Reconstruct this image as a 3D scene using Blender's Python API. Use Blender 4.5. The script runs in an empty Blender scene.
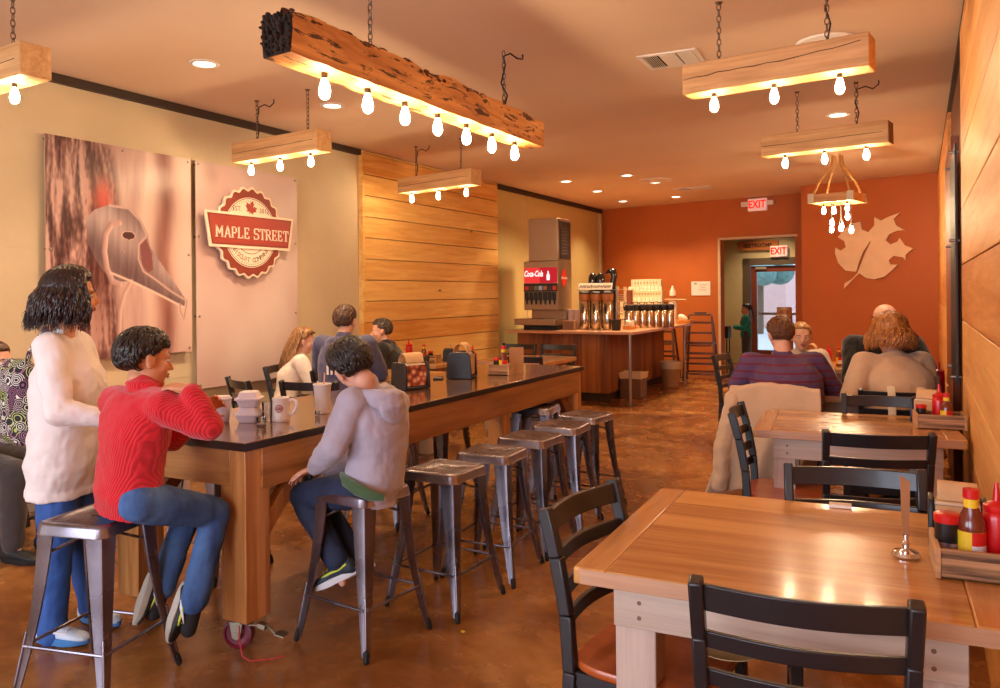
import bpy, bmesh, math, random
import numpy as np
from mathutils import Vector, Matrix, Euler, noise as mnoise
PI = math.pi
rnd = random.Random(7)
S = bpy.context.scene
C = S.collection

# ------------------------------------------------------------------ camera, world, lights, exposure
CAM_H = 1.5
cd = bpy.data.cameras.new('camera'); cam = bpy.data.objects.new('camera', cd); C.objects.link(cam)
cd.sensor_width = 36.0; cd.lens = 28.8; cd.clip_start = 0.05; cd.clip_end = 200
cd.shift_y = -0.0513
cam.location = (0, 0, CAM_H)
cam.rotation_euler = (Matrix.Rotation(math.radians(27.7), 4, 'Z') @ Matrix.Rotation(math.radians(90), 4, 'X') @ Matrix.Rotation(math.radians(-0.5), 4, 'Z')).to_euler()
S.camera = cam

w = bpy.data.worlds.new('sky'); S.world = w; w.use_nodes = True
bg = w.node_tree.nodes['Background']; bg.inputs['Color'].default_value = (0.62, 0.76, 1.0, 1); bg.inputs['Strength'].default_value = 4.0

def area(name, loc, rot, sx, sy, power, col):
    l = bpy.data.lights.new(name, 'AREA'); l.shape = 'RECTANGLE'; l.size = sx; l.size_y = sy
    l.energy = power; l.color = col
    o = bpy.data.objects.new(name, l); C.objects.link(o); o.location = loc; o.rotation_euler = rot
    return o
# daylight entering through the shop front windows behind the camera
area('window_daylight', (-3.9, -2.35, 1.55), (math.radians(84), 0, 0), 2.6, 2.0, 118, (0.80, 0.86, 1.0))
area('window_daylight', (-1.05, -2.35, 1.55), (math.radians(84), 0, 0), 1.9, 2.0, 82, (0.80, 0.86, 1.0))
S.view_settings.view_transform = 'Standard'
try: S.view_settings.look = 'None'
except Exception: pass
S.view_settings.gamma = 1.0; S.view_settings.use_curve_mapping = False
S.view_settings.exposure = 0.08
BULB = 205.0          # emission of the filament bulbs
DOWN = 150.0          # watts of each recessed downlight
try:
    S.cycles.use_denoising = True
    S.cycles.max_bounces = 7; S.cycles.diffuse_bounces = 4; S.cycles.glossy_bounces = 3
    S.cycles.transmission_bounces = 5; S.cycles.transparent_max_bounces = 8
    S.cycles.caustics_reflective = False; S.cycles.caustics_refractive = False
    S.cycles.sample_clamp_indirect = 4.0
except Exception: pass

# ------------------------------------------------------------------ materials
def lin(c):
    return tuple(((v/255)/12.92 if v/255 <= .04045 else ((v/255+.055)/1.055)**2.4) for v in c)
def newmat(name):
    m = bpy.data.materials.new(name); m.use_nodes = True
    nt = m.node_tree; b = nt.nodes['Principled BSDF']
    return m, nt, b
def coords(nt, scale=(1,1,1), rot=(0,0,0)):
    tc = nt.nodes.new('ShaderNodeTexCoord'); mp = nt.nodes.new('ShaderNodeMapping')
    mp.inputs['Scale'].default_value = scale; mp.inputs['Rotation'].default_value = rot
    nt.links.new(tc.outputs['Object'], mp.inputs['Vector'])
    return mp.outputs['Vector']
def ntex(nt, vec, scale, detail=4, rough=.55, dist=0):
    n = nt.nodes.new('ShaderNodeTexNoise'); n.inputs['Scale'].default_value = scale
    n.inputs['Detail'].default_value = detail; n.inputs['Roughness'].default_value = rough; n.inputs['Distortion'].default_value = dist
    nt.links.new(vec, n.inputs['Vector']); return n
def ramp(nt, fac, stops):
    r = nt.nodes.new('ShaderNodeValToRGB'); e = r.color_ramp.elements
    while len(e) < len(stops): e.new(.5)
    for el, (p, c) in zip(e, stops): el.position = p; el.color = (*c, 1)
    nt.links.new(fac, r.inputs['Fac']); return r.outputs['Color']
def bump(nt, b, h, strength=.3, dist=.01):
    n = nt.nodes.new('ShaderNodeBump'); n.inputs['Strength'].default_value = strength; n.inputs['Distance'].default_value = dist
    nt.links.new(h, n.inputs['Height']); nt.links.new(n.outputs['Normal'], b.inputs['Normal'])
_M = {}
def mat(name, col, rough=.6, metal=0, var=.0, vs=6, bs=0, bscale=60, spec=.5, emit=None, es=0, alpha=1, sheen=0, coat=0, stretch=(1,1,1)):
    if name in _M: return _M[name]
    m, nt, b = newmat(name); c = lin(col)
    b.inputs['Base Color'].default_value = (*c, 1); b.inputs['Roughness'].default_value = rough
    b.inputs['Metallic'].default_value = metal; b.inputs['Specular IOR Level'].default_value = spec
    if sheen: b.inputs['Sheen Weight'].default_value = sheen
    if coat: b.inputs['Coat Weight'].default_value = coat; b.inputs['Coat Roughness'].default_value = .15
    if emit is not None:
        b.inputs['Emission Color'].default_value = (*emit, 1); b.inputs['Emission Strength'].default_value = es
    if alpha < 1: b.inputs['Alpha'].default_value = alpha
    v = coords(nt, stretch) if (var or bs) else None
    if var:
        n = ntex(nt, v, vs)
        lo = tuple(max(0, x*(1-var)) for x in c); hi = tuple(min(1, x*(1+var)) for x in c)
        nt.links.new(ramp(nt, n.outputs['Fac'], [(.3, lo), (.7, hi)]), b.inputs['Base Color'])
    if bs:
        n2 = ntex(nt, v, bscale, 3); bump(nt, b, n2.outputs['Fac'], bs, .01)
    _M[name] = m; return m
def wood(name, c1, c2, axis='x', rough=.5, scale=1.0, board=None, board_axis='z', knots=False, coat=0, bs=.15, gloss_var=False, dark=None, off=0.0):
    """grain runs along axis; board = width of separate boards across board_axis, each with its own tone"""
    if name in _M: return _M[name]
    m, nt, b = newmat(name); c1, c2 = lin(c1), lin(c2)
    st = {'x': (.6, 9, 9), 'y': (9, .6, 9), 'z': (9, 9, .6)}[axis]
    tc = nt.nodes.new('ShaderNodeTexCoord'); vec = tc.outputs['Object']
    val = None
    if board:
        sp = nt.nodes.new('ShaderNodeSeparateXYZ'); nt.links.new(vec, sp.inputs[0])
        ad = nt.nodes.new('ShaderNodeMath'); ad.operation = 'ADD'; ad.inputs[1].default_value = off
        nt.links.new(sp.outputs['XYZ'.index(board_axis.upper())], ad.inputs[0])
        dv = nt.nodes.new('ShaderNodeMath'); dv.operation = 'DIVIDE'; dv.inputs[1].default_value = board
        nt.links.new(ad.outputs[0], dv.inputs[0])
        fl = nt.nodes.new('ShaderNodeMath'); fl.operation = 'FLOOR'; nt.links.new(dv.outputs[0], fl.inputs[0])
        wn = nt.nodes.new('ShaderNodeTexWhiteNoise'); wn.noise_dimensions = '1D'; nt.links.new(fl.outputs[0], wn.inputs['W'])
        va = nt.nodes.new('ShaderNodeVectorMath'); va.operation = 'MULTIPLY_ADD'
        nt.links.new(wn.outputs['Color'], va.inputs[0]); va.inputs[1].default_value = (7, 7, 7); nt.links.new(vec, va.inputs[2])
        vec = va.outputs[0]; val = wn.outputs['Value']
    mp = nt.nodes.new('ShaderNodeMapping'); mp.inputs['Scale'].default_value = tuple(s*scale for s in st); nt.links.new(vec, mp.inputs['Vector'])
    n = ntex(nt, mp.outputs[0], 1.6, 6, .6, .9)
    n2 = ntex(nt, mp.outputs[0], 9, 4, .6, .2)
    mx = nt.nodes.new('ShaderNodeMath'); mx.operation = 'MULTIPLY_ADD'; mx.inputs[1].default_value = .35
    nt.links.new(n2.outputs['Fac'], mx.inputs[0]); nt.links.new(n.outputs['Fac'], mx.inputs[2])
    last = mx.outputs[0]
    if val is not None:
        m2 = nt.nodes.new('ShaderNodeMath'); m2.operation = 'MULTIPLY_ADD'; m2.inputs[1].default_value = .34
        nt.links.new(val, m2.inputs[0]); nt.links.new(last, m2.inputs[2])
        m3 = nt.nodes.new('ShaderNodeMath'); m3.operation = 'SUBTRACT'; m3.inputs[1].default_value = .17; nt.links.new(m2.outputs[0], m3.inputs[0]); last = m3.outputs[0]
    mid = tuple((a+d)/2 for a, d in zip(c1, c2))
    col = ramp(nt, last, [(.42, c1), (.66, mid), (.92, c2)])
    if knots:
        vo = nt.nodes.new('ShaderNodeTexVoronoi'); vo.inputs['Scale'].default_value = 1.0
        mpk = nt.nodes.new('ShaderNodeMapping'); ks = {'x': (1.5, 4, 4), 'y': (4, 1.5, 4), 'z': (4, 4, 1.5)}[axis]
        mpk.inputs['Scale'].default_value = ks; nt.links.new(vec, mpk.inputs['Vector']); nt.links.new(mpk.outputs[0], vo.inputs['Vector'])
        kc = ramp(nt, vo.outputs['Distance'], [(.03, lin(dark or (80, 40, 16))), (.075, (1, 1, 1))])
        ml = nt.nodes.new('ShaderNodeMix'); ml.data_type = 'RGBA'; ml.blend_type = 'MULTIPLY'; ml.inputs[0].default_value = .85
        nt.links.new(col, ml.inputs[6]); nt.links.new(kc, ml.inputs[7]); col = ml.outputs[2]
    nt.links.new(col, b.inputs['Base Color'])
    b.inputs['Roughness'].default_value = rough
    if coat: b.inputs['Coat Weight'].default_value = coat; b.inputs['Coat Roughness'].default_value = .12
    bump(nt, b, last, bs, .006)
    _M[name] = m; return m
def glow(name, col, strength):
    if name in _M: return _M[name]
    m = bpy.data.materials.new(name); m.use_nodes = True; nt = m.node_tree; nt.nodes.clear()
    e = nt.nodes.new('ShaderNodeEmission'); o = nt.nodes.new('ShaderNodeOutputMaterial')
    e.inputs['Color'].default_value = (*col, 1); e.inputs['Strength'].default_value = strength
    nt.links.new(e.outputs[0], o.inputs['Surface']); _M[name] = m; return m
def glass(name, col=(235, 240, 240), rough=.03, tr=.9):
    if name in _M: return _M[name]
    m = bpy.data.materials.new(name); m.use_nodes = True; nt = m.node_tree; nt.nodes.clear()
    o = nt.nodes.new('ShaderNodeOutputMaterial'); mx = nt.nodes.new('ShaderNodeMixShader')
    t = nt.nodes.new('ShaderNodeBsdfTransparent'); g = nt.nodes.new('ShaderNodeBsdfGlossy'); f = nt.nodes.new('ShaderNodeFresnel')
    t.inputs[0].default_value = (*lin(col), 1); g.inputs['Roughness'].default_value = rough; f.inputs[0].default_value = 1.5
    mt = nt.nodes.new('ShaderNodeMath'); mt.operation = 'MULTIPLY_ADD'; mt.inputs[1].default_value = .9; mt.inputs[2].default_value = 1-tr
    nt.links.new(f.outputs[0], mt.inputs[0]); nt.links.new(mt.outputs[0], mx.inputs[0])
    nt.links.new(t.outputs[0], mx.inputs[1]); nt.links.new(g.outputs[0], mx.inputs[2]); nt.links.new(mx.outputs[0], o.inputs['Surface'])
    _M[name] = m; return m

# ------------------------------------------------------------------ mesh builder
def frame(d, up=Vector((0,0,1))):
    d = Vector(d).normalized()
    if abs(d.dot(up)) > .98: up = Vector((0,1,0)) if abs(d.y) < .9 else Vector((1,0,0))
    s = d.cross(up).normalized(); return s, s.cross(d).normalized()
class B:
    def __init__(s): s.bm = bmesh.new(); s.mi = 0; s.X = Matrix.Identity(4)
    def _v(s, p): return s.bm.verts.new(s.X @ Vector(p))
    def _f(s, vs):
        try: f = s.bm.faces.new(vs); f.material_index = s.mi; return f
        except ValueError: return None
    def m(s, i): s.mi = i; return s
    def box(s, c, d, rot=None):
        c = Vector(c); R = Euler(rot).to_matrix() if rot else Matrix.Identity(3)
        v = [s._v(c + R @ Vector((x*d[0]/2, y*d[1]/2, z*d[2]/2))) for x in (-1,1) for y in (-1,1) for z in (-1,1)]
        for q in ((0,1,3,2),(4,6,7,5),(0,4,5,1),(2,3,7,6),(0,2,6,4),(1,5,7,3)): s._f([v[i] for i in q])
        return s
    def mm(s, a, b): return s.box([(p+q)/2 for p, q in zip(a, b)], [abs(q-p) for p, q in zip(a, b)])
    def bar(s, a, b, wd, hg, up=(0,0,1)):
        a, b = Vector(a), Vector(b); sd, u = frame(b-a, Vector(up))
        r = []
        for p in (a, b): r.append([s._v(p + sd*x*wd/2 + u*y*hg/2) for x, y in ((-1,-1),(1,-1),(1,1),(-1,1))])
        for i in range(4): s._f([r[0][i], r[0][(i+1)%4], r[1][(i+1)%4], r[1][i]])
        s._f(r[0][::-1]); s._f(r[1]); return s
    def rings(s, R, closed=False, cap=True):
        n = len(R[0]); k = len(R)
        for i in range(k if closed else k-1):
            a, b = R[i], R[(i+1)%k]
            for j in range(n): s._f([a[j], a[(j+1)%n], b[(j+1)%n], b[j]])
        if cap and not closed: s._f(R[0][::-1]); s._f(R[-1])
    def tube(s, pts, r, seg=8, closed=False, ry=None, up=(0,0,1), cap=True):
        pts = [Vector(p) for p in pts]; n = len(pts); R = []
        rs = r if isinstance(r, (list, tuple)) else [r]*n
        ry = ry if isinstance(ry, (list, tuple)) else ([ry]*n if ry else rs)
        ps = None
        for i, p in enumerate(pts):
            a = pts[i-1] if (i or closed) else p; b = pts[(i+1) % n] if (i < n-1 or closed) else p
            d = (b-a)
            if d.length < 1e-9: d = Vector((0,0,1))
            d.normalize()
            if ps is None: sd, u = frame(d, Vector(up))
            else:
                sd = ps - d*ps.dot(d)
                if sd.length < 1e-6: sd, u = frame(d, Vector(up))
                sd.normalize(); u = sd.cross(d).normalized()
            ps = sd
            R.append([s._v(p + sd*math.cos(t)*rs[i] + u*math.sin(t)*ry[i]) for t in [2*PI*k/seg for k in range(seg)]])
        s.rings(R, closed, cap); return s
    def cyl(s, a, b, r1, r2=None, seg=16): return s.tube([a, b], [r1, r1 if r2 is None else r2], seg)
    def cap(s, a, b, r1, r2, seg=12):
        """capsule with rounded ends and a taper"""
        a, b = Vector(a), Vector(b); d = (b-a); L = d.length; d = d/L if L > 1e-6 else Vector((0,0,1))
        P, Q = [], []
        for k in range(4): t = PI/2*(1-k/4+.0); P.append(a - d*r1*math.sin(t)); Q.append(max(.0006, r1*math.cos(t)))
        P.append(a); Q.append(r1); P.append(b); Q.append(r2)
        for k in range(1, 5): t = PI/2*k/4; P.append(b + d*r2*math.sin(t)); Q.append(max(.0006, r2*math.cos(t)))
        return s.tube(P, Q, seg)
    def limb(s, pts, r, seg=14):
        for i in range(len(pts)-1): s.cap(pts[i], pts[i+1], r[i], r[i+1], seg)
        return s
    def lathe(s, prof, c=(0,0,0), seg=20, axis=(0,0,1)):
        c = Vector(c); ax = Vector(axis).normalized(); sd, u = frame(ax, Vector((0,1,0)))
        R = [[s._v(c + ax*z + sd*math.cos(t)*max(r, 1e-4) + u*math.sin(t)*max(r, 1e-4)) for t in [2*PI*k/seg for k in range(seg)]] for r, z in prof]
        s.rings(R); return s
    def ell(s, c, r, rot=None, seg=16, rg=10):
        c = Vector(c); R3 = rot if isinstance(rot, Matrix) else (Euler(rot).to_matrix() if rot else Matrix.Identity(3))
        R = []
        for i in range(rg+1):
            t = PI*i/rg - PI/2; cz, rr = math.sin(t), max(math.cos(t), .01)
            R.append([s._v(c + R3 @ Vector((r[0]*rr*math.cos(a), r[1]*rr*math.sin(a), r[2]*cz))) for a in [2*PI*k/seg for k in range(seg)]])
        s.rings(R); return s
    def loft(s, secs, seg=24, p=2.0):
        """secs: (center, side vector*rx, front vector*ry)"""
        R = []
        for c, a, b in secs:
            c, a, b = Vector(c), Vector(a), Vector(b); row = []
            for k in range(seg):
                t = 2*PI*k/seg; ct, st = math.cos(t), math.sin(t)
                row.append(s._v(c + a*math.copysign(abs(ct)**(2/p), ct) + b*math.copysign(abs(st)**(2/p), st)))
            R.append(row)
        s.rings(R); return s
    def prism(s, poly, o, u, v, h):
        """polygon in the plane o + u*x + v*y, extruded by vector h"""
        o, u, v, h = Vector(o), Vector(u), Vector(v), Vector(h)
        a = [s._v(o + u*x + v*y) for x, y in poly]; b = [s._v(o + u*x + v*y + h) for x, y in poly]
        n = len(poly)
        for i in range(n): s._f([a[i], a[(i+1)%n], b[(i+1)%n], b[i]])
        s._f(a[::-1]); s._f(b); return s
    def make(s, name, mats, parent=None, smooth=True, bevel=0, seg=2, ang=40, loc=None, rot=None, tri=False):
        bmesh.ops.recalc_face_normals(s.bm, faces=s.bm.faces[:])
        if tri: bmesh.ops.triangulate(s.bm, faces=[f for f in s.bm.faces if len(f.verts) > 4])
        me = bpy.data.meshes.new(name); s.bm.to_mesh(me); s.bm.free()
        for q in (mats if isinstance(mats, (list, tuple)) else [mats]): me.materials.append(q)
        if smooth: me.shade_smooth(); me.set_sharp_from_angle(angle=math.radians(ang))
        o = bpy.data.objects.new(name, me); C.objects.link(o)
        if parent: o.parent = parent
        if loc is not None: o.location = loc
        if rot is not None: o.rotation_euler = rot
        if bevel:
            b = o.modifiers.new('bevel', 'BEVEL'); b.width = bevel; b.segments = seg; b.limit_method = 'ANGLE'; b.angle_limit = math.radians(35); b.harden_normals = False
        return o
def tag(o, label=None, cat=None, group=None, kind=None):
    if label: o['label'] = label
    if cat: o['category'] = cat
    if group: o['group'] = group
    if kind: o['kind'] = kind
    return o
def thing(name, label, cat, loc=(0,0,0), rz=0, group=None):
    o = bpy.data.objects.new(name, None); C.objects.link(o); o.location = loc; o.rotation_euler = (0, 0, rz); o.empty_display_size = .05
    return tag(o, label, cat, group)
def struct(o): o['kind'] = 'structure'; return o
def copy_tree(o, label=None, loc=None, rz=None, group=None):
    def rec(src, par):
        c = src.copy(); C.objects.link(c)
        if par: c.parent = par
        for ch in [x for x in src.children]: rec(ch, c)
        return c
    c = rec(o, None)
    if loc is not None: c.location = loc
    if rz is not None: c.rotation_euler = (0, 0, rz)
    if label: c['label'] = label
    if group: c['group'] = group
    return c
def R(d): return math.radians(d)
def hole_wall(b, p0, p1, z0, z1, th, holes):
    """wall slab from p0 to p1 (xy) with rectangular holes (s0,s1,z0,z1) along it; th is thickness to the left of p0->p1"""
    p0, p1 = Vector((*p0, 0)), Vector((*p1, 0)); d = (p1-p0); L = d.length; d /= L; n = Vector((-d.y, d.x, 0))*th
    ss = sorted({0, L, *[h[0] for h in holes], *[h[1] for h in holes]}); zs = sorted({z0, z1, *[h[2] for h in holes], *[h[3] for h in holes]})
    for i in range(len(ss)-1):
        for j in range(len(zs)-1):
            sm, zm = (ss[i]+ss[i+1])/2, (zs[j]+zs[j+1])/2
            if any(h[0] < sm < h[1] and h[2] < zm < h[3] for h in holes): continue
            o = p0 + d*ss[i] + Vector((0,0,zs[j]))
            b.prism([(0,0),(ss[i+1]-ss[i],0),(ss[i+1]-ss[i],zs[j+1]-zs[j]),(0,zs[j+1]-zs[j])], o, d, (0,0,1), n)

# ------------------------------------------------------------------ lettering
def text_mesh(txt, size, depth, name, m, parent=None, shear=0, align='CENTER', arc=None, loc=(0,0,0), rot=None, bold=0, sx=1.0):
    """flat lettering lying in the local XZ plane facing -Y; arc=(radius, centre angle, step degrees, inward) bends it"""
    bmo = bmesh.new()
    def glyph(t):
        cu = bpy.data.curves.new('t', 'FONT'); cu.body = t; cu.size = size; cu.extrude = depth; cu.shear = shear; cu.align_x = align if arc is None else 'CENTER'; cu.align_y = 'CENTER'; cu.offset = bold; cu.resolution_u = 2
        ob = bpy.data.objects.new('t', cu); C.objects.link(ob)
        me = bpy.data.meshes.new_from_object(ob.evaluated_get(bpy.context.evaluated_depsgraph_get()))
        bpy.data.objects.remove(ob); bpy.data.curves.remove(cu); return me
    if arc is None:
        me = glyph(txt); bmo.from_mesh(me); bpy.data.meshes.remove(me)
        bmesh.ops.transform(bmo, matrix=Matrix.Diagonal((sx,1,1,1)), verts=bmo.verts[:])
    else:
        rad, ca, st, inward = arc; n = len(txt)
        for i, ch in enumerate(txt):
            if ch == ' ': continue
            a = ca + (i-(n-1)/2)*st*(1 if inward else -1)
            me = glyph(ch); t0 = len(bmo.verts); bmo.from_mesh(me); bpy.data.meshes.remove(me)
            bmo.verts.ensure_lookup_table(); vs = bmo.verts[t0:]
            M = Matrix.Translation((rad*math.cos(R(a)), rad*math.sin(R(a)), 0)) @ Matrix.Rotation(R(a + (90 if inward else -90)), 4, 'Z')
            bmesh.ops.transform(bmo, matrix=M, verts=vs)
    bmesh.ops.transform(bmo, matrix=Matrix.Rotation(R(90), 4, 'X'), verts=bmo.verts[:])
    me = bpy.data.meshes.new(name); bmo.to_mesh(me); bmo.free(); me.materials.append(m)
    o = bpy.data.objects.new(name, me); C.objects.link(o)
    if parent: o.parent = parent
    o.location = loc
    if rot: o.rotation_euler = rot
    return o
SLAB = {  # slab-serif letters as strokes on a 1 x 1.4 box: (x0,y0,x1,y1,width)
 'M': [(.1,0,.1,1.4,.2),(.95,0,.95,1.4,.2),(.12,1.4,.52,.45,.17),(.93,1.4,.53,.45,.17),(-.08,.06,.3,.06,.12),(.76,.06,1.13,.06,.12),(-.08,1.34,.2,1.34,.12),(.85,1.34,1.13,1.34,.12)],
 'A': [(.1,0,.5,1.4,.17),(.9,0,.5,1.4,.2),(.25,.5,.75,.5,.13),(-.08,.06,.3,.06,.12),(.7,.06,1.08,.06,.12)],
 'P': [(.15,0,.15,1.4,.2),(.0,1.33,.65,1.33,.14),(.15,.65,.65,.65,.13),(.75,.75,.75,1.25,.2),(-.05,.06,.38,.06,.12)],
 'L': [(.15,0,.15,1.4,.2),(-.05,1.34,.36,1.34,.12),(-.05,.07,.8,.07,.14),(.76,0,.76,.4,.13)],
 'E': [(.15,0,.15,1.4,.2),(-.05,1.33,.75,1.33,.14),(-.05,.07,.8,.07,.14),(.15,.7,.55,.7,.12),(.76,0,.76,.38,.12),(.72,1.05,.72,1.4,.12),(.55,.52,.55,.88,.1)],
 'S': [(.15,1.33,.75,1.33,.14),(.12,.78,.12,1.28,.18),(.15,.72,.7,.68,.15),(.78,.12,.78,.64,.18),(.1,.07,.72,.07,.14),(.08,0,.08,.38,.12),(.8,1.02,.8,1.4,.12)],
 'T': [(.45,0,.45,1.4,.2),(-.03,1.33,.93,1.33,.14),(.02,1.0,.02,1.4,.12),(.88,1.0,.88,1.4,.12),(.22,.06,.68,.06,.12)],
 'R': [(.15,0,.15,1.4,.2),(.0,1.33,.65,1.33,.14),(.15,.7,.65,.7,.13),(.74,.78,.74,1.26,.19),(.5,.7,.85,.05,.19),(-.05,.06,.36,.06,.12),(.74,.06,1.02,.06,.12)],
 ' ': []}
def slab_text(b, txt, o, u, v, h, size):
    x = 0
    for ch in txt:
        for (x0, y0, x1, y1, wd) in SLAB[ch]:
            a, c = Vector((x+x0, y0)), Vector((x+x1, y1)); d = (c-a).normalized(); n = Vector((-d.y, d.x))*wd/2
            b.prism([tuple((a-n)*size), tuple((c-n)*size), tuple((c+n)*size), tuple((a+n)*size)], o, u, v, h)
        x += {'M': 1.28, ' ': .55, 'A': 1.12, 'R': 1.12}.get(ch, 1.02)
    return x*size
# ------------------------------------------------------------------ room
CEIL = 3.1; XL = -5.5; XR = .225
A2, B2 = (-5.56, 14.75), (-1.68, 14.0)      # rear wall behind the counter
A3, B3 = (-1.61, 13.08), (.225, 12.47)       # nearer part of the rear wall
# floor
m, nt, b = newmat('stained_concrete')
v = coords(nt); n1 = ntex(nt, v, .9, 7, .62, .6); n2 = ntex(nt, v, 4.5, 5, .6, .2)
mp = nt.nodes.new('ShaderNodeMath'); mp.operation = 'MULTIPLY_ADD'; mp.inputs[1].default_value = .3
nt.links.new(n2.outputs['Fac'], mp.inputs[0]); nt.links.new(n1.outputs['Fac'], mp.inputs[2])
nt.links.new(ramp(nt, mp.outputs[0], [(.40, lin((76, 40, 18))), (.62, lin((136, 84, 40))), (.88, lin((194, 136, 72)))]), b.inputs['Base Color'])
nt.links.new(ramp(nt, n2.outputs['Fac'], [(.3, (.17,)*3), (.75, (.34,)*3)]), b.inputs['Roughness'])
bump(nt, b, n2.outputs['Fac'], .08, .004); b.inputs['Specular IOR Level'].default_value = .5
FLOOR = m
struct(B().mm((-5.7, -2.6, -.1), (1.2, 19.5, 0)).make('floor', FLOOR, smooth=False))
CE = mat('ceiling_paint', (226, 196, 166), .85, var=.03, vs=1.2)
struct(B().mm((-5.7, -2.6, CEIL), (1.2, 19.5, CEIL+.1)).make('ceiling', CE, smooth=False))
TAN = mat('tan_block_paint', (204, 184, 150), .7, var=.07, vs=1.5, bs=.1, bscale=25)
# painted block wall with faint courses
bw = B(); bw.mm((XL-.15, -2.6, 0), (XL, 14.9, CEIL))
rr = random.Random(3)
z = .2
while z < 3.0:
    y = 1.0 + rr.random()*.3
    while y < 7.0:
        L = .25 + rr.random()*.6
        if rr.random() < .6: bw.bar((XL+.0005, y, z), (XL+.0005, y+L, z+rr.uniform(-.004,.004)), .004, .004)
        y += L + rr.random()*.5
    z += .205
struct(bw.make('wall_left', TAN, smooth=False))
struct(B().mm((XL, -2.5, 2.96+.075), (XL+.045, 7.13, 3.1-.003)).make('trim_1', mat('dark_trim', (52, 34, 24), .6), smooth=False))
struct(B().mm((XL, 10.35, 3.02), (XL+.045, 14.7, 3.1-.003)).make('trim_2', mat('dark_trim', (52, 34, 24), .6), smooth=False))
# olive panels further back and their joint strips
OLV = mat('olive_paint', (196, 174, 112), .6, var=.06, vs=1.0)
bo = B(); bo.mm((XL-.001, 10.36, 0), (XL+.02, 14.76, 3.02)); struct(bo.make('wall_left_rear', OLV, smooth=False))
bs_ = B(); bs_.mm((XL+.02, 11.35, 0), (XL+.028, 11.375, 3.02)); bs_.mm((XL+.02, 14.55, 0), (XL+.07, 14.62, 3.0)); struct(bs_.make('trim_3', mat('pale_conduit', (190, 165, 120), .6), smooth=False))
# plank feature on the left wall
PK = wood('pine_planks', (222, 152, 66), (252, 208, 124), 'y', .5, 1.0, board=.236, board_axis='z', knots=True)
bp = B(); z = 0.0
while z < 3.08:
    h = .236; bp.mm((XL, 7.16, z+.004), (XL+.045, 10.34, min(z+h-.005, 3.09))); z += h
struct(bp.make('wall_left_middle', PK, bevel=.003, seg=1))
struct(B().mm((XL, 7.12, 0), (XL+.06, 7.158, 3.09)).make('trim_4', PK, smooth=False))
# rear walls
RUST = mat('rust_paint', (184, 96, 32), .62, var=.07, vs=1.2)
RUST2 = mat('rust_paint_light', (190, 98, 38), .62, var=.05, vs=1.0)
br = B(); hole_wall(br, A2, B2, 0, CEIL, .16, [(2.50, 3.80, -.01, 2.39)]); struct(br.make('wall_rear_left', RUST, smooth=False))
br = B(); hole_wall(br, A3, (.5, 12.47-.336*.275), 0, CEIL, .12, []); hole_wall(br, (-1.61, 14.1), (-1.61, 13.08), 0, CEIL, .12, []); struct(br.make('wall_rear_right', RUST2, smooth=False))
# casing of the opening
def lpt(s, z, a=A2, b_=B2, off=0):
    a, b_ = Vector((*a, 0)), Vector((*b_, 0)); d = (b_-a).normalized(); n = Vector((-d.y, d.x, 0)); p = a + d*s + n*off; return Vector((p.x, p.y, z))
bt = B()
for s0, s1, z0, z1 in ((2.455, 2.50, 0, 2.43), (2.455, 3.84, 2.39, 2.43)):
    bt.prism([(0,0),(s1-s0,0),(s1-s0,z1-z0),(0,z1-z0)], lpt(s0, z0, off=-.012), (lpt(1,0)-lpt(0,0)), (0,0,1), (lpt(0,0,off=.02)-lpt(0,0)))
struct(bt.make('trim_5', mat('cream_trim', (205, 180, 140), .5), smooth=False))
# vestibule beyond the opening
VA, VB = (-4.3, 17.25), (-1.5, 16.71)
dV = (Vector(VB)-Vector(VA)).normalized()
def vpt(s, z, off=0): return Vector((VA[0]+dV.x*s - dV.y*off, VA[1]+dV.y*s + dV.x*off, z))
SD = 1.22  # door start along the vestibule wall
bv = B(); hole_wall(bv, VA, VB, 0, CEIL, .15, [(SD, SD+1.16, -.01, 2.02)]); hole_wall(bv, (-3.9, 14.5), (-4.05, 17.3), 0, CEIL, .12, []); hole_wall(bv, (-1.52, 16.8), (-1.5, 14.05), 0, CEIL, .12, [])
struct(bv.make('wall_back', mat('khaki_paint', (196, 178, 132), .7, var=.05), smooth=False))
DB = mat('dark_brown_door', (86, 52, 34), .45, var=.1)
bd = B()
for s0, s1, z0, z1 in ((SD-.14, SD, 0, 2.16), (SD-.14, SD+1.3, 2.02, 2.16), (SD+1.16, SD+1.3, 0, 2.16)):
    bd.prism([(0,0),(s1-s0,0),(s1-s0,z1-z0),(0,z1-z0)], vpt(s0, z0, -.03), vpt(1,0)-vpt(0,0), (0,0,1), vpt(0,0,.1)-vpt(0,0))
struct(bd.make('trim_6', mat('grey_brown_trim', (92, 76, 58), .5), smooth=False))
dr = bpy.data.objects.new('door_1', None); C.objects.link(dr); struct(dr)
bd = B(); bd2 = B()
def slab(bb, s0, s1, z0, z1, o0, th): bb.prism([(0,0),(s1-s0,0),(s1-s0,z1-z0),(0,z1-z0)], vpt(s0, z0, o0), vpt(1,0)-vpt(0,0), (0,0,1), vpt(0,0,th)-vpt(0,0))
slab(bd, SD+.01, SD+.13, .02, 2.0, .02, .05); slab(bd, SD+1.03, SD+1.15, .02, 2.0, .02, .05); slab(bd, SD+.13, SD+1.03, .02, .28, .02, .05); slab(bd, SD+.13, SD+1.03, 1.88, 2.0, .02, .05)
bd.make('door_frame', mat('red_brown_door', (122, 58, 40), .4), dr, bevel=.004)
slab(bd2, SD+.13, SD+1.03, .28, 1.88, .04, .006); bd2.make('door_pane', glass('door_glass'), dr, smooth=False)
bb = B(); slab(bb, SD+.17, SD+1.0, 1.0, 1.05, .0, .02); bb.make('push_bar', mat('brushed_steel', (170, 165, 160), .35, 1), dr, bevel=.003)
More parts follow.
